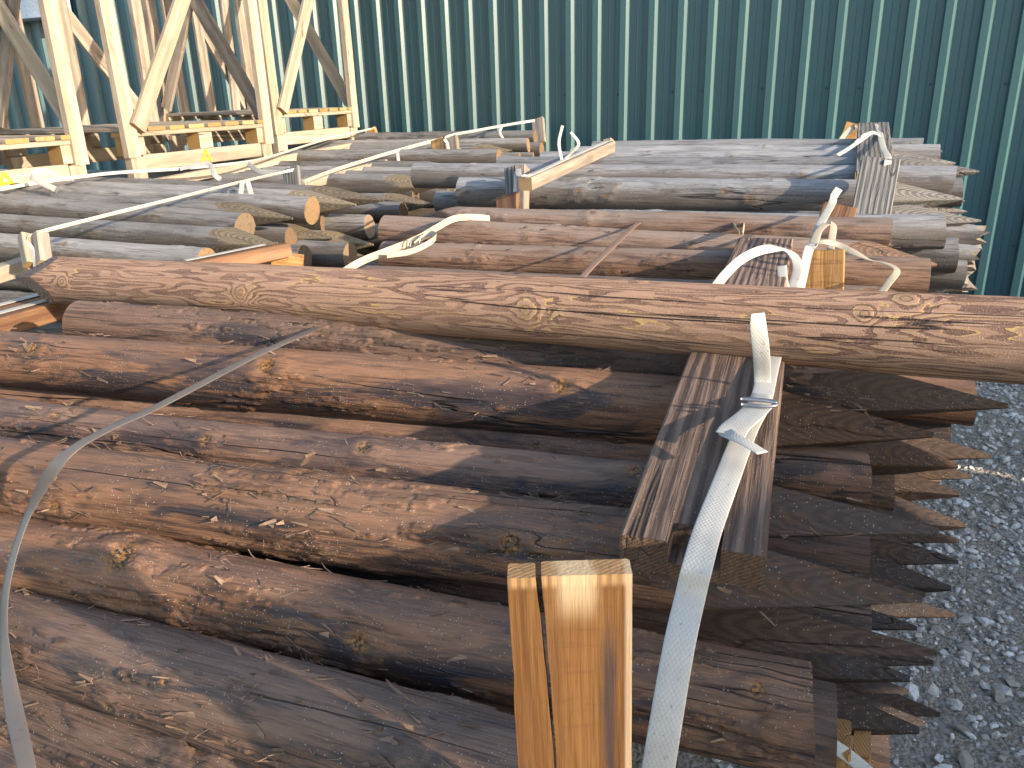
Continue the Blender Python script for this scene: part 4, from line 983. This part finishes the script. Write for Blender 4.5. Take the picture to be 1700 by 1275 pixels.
def left_boards():
    # near left bundle: two small uprights, strap over to the grey post
    b = board('upright_board', at(40, 391, 2.60), at(50, 440, 2.56), .034, .03, 'fresh', up=-PD); tag(b, 'small pale upright strip beside the strap near the loose pole tip', 'board', 'small upright strips by the pole tip')
    b = board('upright_board', at(66, 391, 2.60), at(73, 440, 2.56), .046, .04, 'oldpale', up=-PD); tag(b, 'small pale upright strip beside the strap near the loose pole tip', 'board', 'small upright strips by the pole tip')
    r = strap_thing('left_strap', 'thin white strap with dangling ends from the small strips to the grey post', at(52, 392, 2.6))
    ribbon('strap_band', [at(58, 445, 2.55), at(54, 415, 2.57), at(50, 392, 2.59), at(150, 364, 2.72), at(280, 332, 2.95), at(400, 302, 3.3), at(465, 287, 3.55), at(492, 281, 3.6)], .014, unit(cR * .6 + cU), 'strap', r)
    for (x, y, dx) in ((402, 302, -2), (411, 302, 6)):
        ribbon('strap_tail', [at(x, y, 3.28), at(x + dx * .5, y + 10, 3.26), at(x + dx, y + 20, 3.25), at(x + dx + 6, y + 25, 3.24)], .02, unit(cR), 'strap', r)
    b = board('upright_board', at(484, 280, 3.62), at(488, 322, 3.6), .085, .03, 'greyboard', up=-PD); tag(b, 'grey upright block where the thin white strap ends', 'board')
    b = board('upright_board', at(505, 305, 3.6), at(506, 324, 3.6), .03, .02, 'fresh', up=-PD); tag(b, 'tiny pale strip beside the grey upright block', 'board')
    # bearers running away
    b = board('bearer_board', yard(-2.43, 3.3, 1.105), yard(-2.47, 4.34, 1.135), .05, .05, 'fresh', nx=16); tag(b, 'pale bearer batten from the grey block to the twin upright', 'board')
    r = strap_thing('second_strap', 'broad white strap stretched above the pale batten of the second left stack', yard(-2.4, 3.4, 1.16))
    ribbon('strap_band', [at(502, 303, 3.62), at(560, 281, 4.0), at(640, 256, 4.5), at(700, 239, 4.85), at(728, 232, 5.0)], .022, unit(cR * .4 + cU), 'strap', r)
    ribbon('strap_tail', [at(660, 254, 4.55), at(662, 268, 4.5), at(670, 284, 4.5)], .018, unit(cR), 'strap', r)
    b = board('bearer_board', yard(-3.12, 3.0, 1.125), yard(-3.05, 5.5, 1.215), .05, .045, 'fresh', nx=20); tag(b, 'long pale batten running past the feet of the post pallets', 'board')
    b = board('upright_board', at(726, 232, 4.72), at(733, 278, 4.7), .08, .03, 'orange', up=-PD); tag(b, 'tan upright board at the start of the far strap', 'board')
    b = board('upright_board', at(752, 228, 4.66), at(758, 280, 4.62), .055, .035, 'oldpale', up=-PD); tag(b, 'pale grey upright post wrapped by the far strap', 'board')
    b = board('upright_board', at(893, 198, 5.5), at(896, 238, 5.45), .085, .03, 'oldpale', up=-PD); tag(b, 'pale upright board where the far strap meets the green wall', 'board')
    r = strap_thing('far_left_strap', 'white strap drawn high between the two far uprights', at(745, 228, 4.6))
    ribbon('strap_band', [at(748, 276, 4.6), at(743, 240, 4.6), at(742, 227, 4.62), at(800, 215, 5.0), at(850, 206, 5.3), at(888, 200, 5.45)], .017, unit(cR * .4 + cU), 'strap', r)
    ribbon('strap_tail', [at(833, 210, 5.2), at(830, 220, 5.2), at(835, 230, 5.2)], .016, unit(cR), 'strap', r)
    b = board('upright_board', at(616, 214, 5.7), at(622, 232, 5.7), .07, .03, 'orange', up=-PD); tag(b, 'small tan board end beyond the post pallets', 'board')
    r = strap_thing('pallet_strap', 'thin white strap threaded past the post pallets with curled ends', at(300, 290, 3.7))
    ribbon('strap_band', [at(-20, 318, 3.35), at(60, 304, 3.45), at(180, 288, 3.65), at(300, 280, 3.8), at(400, 270, 4.1), at(452, 259, 4.4), at(540, 232, 5.0), at(620, 213, 5.6)], .014, unit(cR * .4 + cU), 'strap', r)
    ribbon('strap_tail', [at(300, 280, 3.78), at(345, 272, 3.75), at(356, 290, 3.7), at(366, 298, 3.7)], .022, unit(cR * .6 + cU * .4), 'strap', r)
    ribbon('strap_tail', [at(410, 270, 3.9), at(430, 284, 3.85), at(460, 286, 3.8), at(480, 281, 3.75)], .025, unit(cR * .3 + cU), 'strap', r)
    ribbon('strap_tail', [at(95, 316, 3.35), at(52, 293, 3.38), at(70, 284, 3.4), at(92, 290, 3.4)], .025, unit(cR * .3 + cU), 'strap', r)
    # boards beside the loose pole's tip
    A, B = at(-40, 466, 2.55), at(62, 435, 2.75)
    b = board('bearer_board', A, B, .06, .05, 'fresh', nx=10); tag(b, 'pale board end with a strap beside the loose pole tip', 'board')
    A, B = zl(-60, 548, 1.03), zl(112, 500, 1.03)
    b = board('bearer_board', A, B, .15, .045, 'brownboard', nx=20); tag(b, 'brown bearer board carrying two white strap runs under the pole tip', 'board')
    r = strap_thing('double_strap', 'two white strap runs lying on the brown bearer under the pole tip', A)
    s = PD * 0 + LD
    for off in (-.045, .03):
        ribbon('strap_band', [A + s * off + UP * .0245, A * .5 + B * .5 + s * off + UP * .0245, B + s * off + UP * .0245], .028, LD, 'strap', r)
    A, B = at(318, 447, 2.42), at(470, 415, 2.62)
    b = board('bearer_board', A, B, .11, .045, 'brownboard', nx=14, roll=-.12); tag(b, 'reddish board with a white strap lying above the loose pole', 'board')
    r = strap_thing('board_strap', 'white strap along the reddish board above the loose pole', A)
    up2 = UP * .026 + PD * .0
    ribbon('strap_band', [A + up2 - LD * .02, A * .5 + B * .5 + up2 - LD * .02, A * .15 + B * .85 + up2 - LD * .02], .024, LD, 'strap', r)
    b = board('upright_block', at(452, 432, 2.6), at(503, 438, 2.62), .055, .05, 'orange', nx=6); tag(b, 'small orange block under the round ends of the left stack', 'board')

# ------------------------------------------------------------------ pallets with tall corner posts
def pallet(q, p, z, w, label, letter, seed):
    O = yard(q, p, z); r = root('post_pallet', tuple(O)); tag(r, label, 'pallet', None)
    rs = random.Random(seed); dep = 0.82
    def P(u, v, h): return O + PD * u - LD * v + UP * h
    def bd(name, a, b, wd, t, mat, up=UP, **k): return board(name, a, b, wd, t, mat, up=up, parent=r, nx=k.pop('nx', 8), warp=.004, **k)
    # feet and lower rails
    for v in (0.0, dep):
        for u in (0.045, w - 0.045):
            bd('foot', P(u, v, 0.0), P(u, v, 0.135), .09, .045, 'fresh', up=LD)
        bd('lower_rail', P(0.09, v, .105), P(w - 0.09, v, .105), .022, .075, 'fresh')
        for u in (0.06, w / 2, w - 0.06):
            bd('block', P(u - .05, v + .03, .185), P(u + .05, v + .03, .185), .085, .085, 'fresh' if v == 0 else 'oldpale')
        bd('stringer', P(0, v + .03, .24), P(w, v + .03, .24), .10, .022, 'fresh')
    n = 8
    for k in range(n):
        u = .05 + (w - .1) * k / (n - 1)
        bd('deck_board', P(u, -.025, .262), P(u, dep + .05, .262), (w - .1) / (n - 1) * (.82 if k % 2 else .72), .02, 'fresh' if k % 3 else 'oldpale')
    # corner posts
    H = 2.6
    for v in (0.0, dep):
        for u in (0.02, w - 0.02):
            du = rs.uniform(-.03, .03); dv = rs.uniform(-.03, .03)
            bd('corner_post', P(u, v - .012 if v == 0 else v + .03, .10 if v else .135), P(u + du, v + dv, H), .076, .038, 'fresh' if v == 0 else 'oldpale', up=LD, nx=20)
    # braces
    bd('brace', P(.05, -.045, .27), P(w - .05, -.045, .27 + 1.35), .085, .024, 'fresh', up=LD)
    bd('brace', P(w - .03, dep + .075, .3), P(.05, dep + .075, .3 + 1.25), .085, .024, 'oldpale', up=LD)
    bd('brace', P(w + .035, .05, .3), P(w + .035, dep - .05, .3 + 1.25), .085, .024, 'fresh' if seed % 2 else 'oldpale', up=PD)
    bd('brace', P(-.04, dep - .05, .3), P(-.04, .1, 1.6), .07, .024, 'oldpale', up=PD)
    for u in (.22, .5, .78):
        bd('slat', P(w * u, dep + .03, .27), P(w * u + rs.uniform(-.1, .1), dep + .03, H), .075, .022, 'oldpale', up=LD, nx=14)
    if letter is not None:
        u0 = letter; hh = .058; ww = .075
        mesh_pts = []
        L_ = bmesh.new()
        def stroke(a, b, t=.013):
            a = np.array(a); b = np.array(b); d = unit(b - a); nrm = np.array([-d[1], d[0]]) * t / 2
            vs = [L_.verts.new(tuple(O * 0 + PD * (pt[0]) + LD * .0 + UP * pt[1] + LD * dd)) for dd in (0.0, .0025) for pt in (a - nrm, b - nrm, b + nrm, a + nrm)]
            for f in ((0, 1, 2, 3), (7, 6, 5, 4), (0, 4, 5, 1), (1, 5, 6, 2), (2, 6, 7, 3), (3, 7, 4, 0)): L_.faces.new([vs[i] for i in f])
        stroke((u0 - ww / 2, .074), (u0, .136)); stroke((u0 + ww / 2, .074), (u0 + .002, .136)); stroke((u0 - ww * .3, .092), (u0 + ww * .3, .092), .011)
        bmesh.ops.recalc_face_normals(L_, faces=L_.faces)
        me = bpy.data.meshes.new('letter_mark'); L_.to_mesh(me); L_.free()
        o = link('letter_mark', me, MAT['yellow'], r); o.matrix_basis = Matrix.Translation(Vector(LD * .0125)); o['label'] = 'yellow letter A on the lower rail'
pallet(-3.38, 1.86, 1.10, 1.08, 'pale post pallet with a yellow letter on its rail, nearest the loose pole', .66, 1)
pallet(-3.20, 3.05, 1.12, 1.08, 'pale post pallet in the middle of the row, between two others', .52, 2)
pallet(-3.22, 4.22, 1.165, 0.92, 'pale post pallet at the end of the row beside the bare green wall', None, 3)

near_boards(); near_straps(); mid_boards(); grey_boards(); left_boards()

# ------------------------------------------------------------------ unseen timber stacks, added and shaped to shade the points and the gravel
def shade_stacks():
    e1 = np.array([math.sin(SUN_AZ), math.cos(SUN_AZ), 0]); e2 = np.array([-e1[1], e1[0], 0])
    lab = 'thick round timber of an unseen stack added to shade the gravel'; grp = 'timbers of the added shading stacks'
    me = log_mesh('shade_timber', 2.2, .2, 16, 16, 77, right='flat', knots=[(.5, 1.5, .02)])
    me.materials.append(MAT['tan'])
    def tim(c, d, z, s=1.0, l=1.0):
        o = bpy.data.objects.new('shade_timber', me); COL.objects.link(o)
        o.matrix_world = frame(c - d * 1.1 * l + UP * z, *axes(d, UP, rnd.uniform(0, 6))) @ Matrix.Diagonal((l, s, s, 1)); tag(o, lab, 'timber', grp)
    def stack(a, s, nlow, wide, ang, top=0, gap=.1):
        # a: distance towards the sun, s: sideways
        d = e2 * math.cos(ang) + e1 * math.sin(ang); n = np.array([-d[1], d[0], 0]) * -1
        c0 = e1 * a + e2 * s
        for k in range(nlow):
            for i in range(wide):
                tim(c0 + n * (i - (wide - 1) / 2) * .2, d, .1 + .19 * k, 1.0)
        z = .1 + .19 * (nlow - 1) + .1 + gap
        for k in range(top):
            for i in range(2): tim(c0 + n * (i - .5) * .2 + d * .735, d, z + .1 + .19 * k, 1.0, .45)
        if top:
            for sg in (.40, .95):
                b = board('bearer_board', c0 + d * sg - n * .22 + UP * (z - gap / 2), c0 + d * sg + n * .22 + UP * (z - gap / 2), .1, gap - .006, 'oldpale', nx=4)
                tag(b, 'bearer between the two timber layers of the unseen added shading stack', 'board', 'bearers of the added shading stack')
    stack(1.42, 0.22, 5, 3, 0.0, 2, .20)
    stack(2.45, 2.35, 5, 3, 0.0)
    stack(2.45, 4.60, 5, 3, 0.0)
shade_stacks()
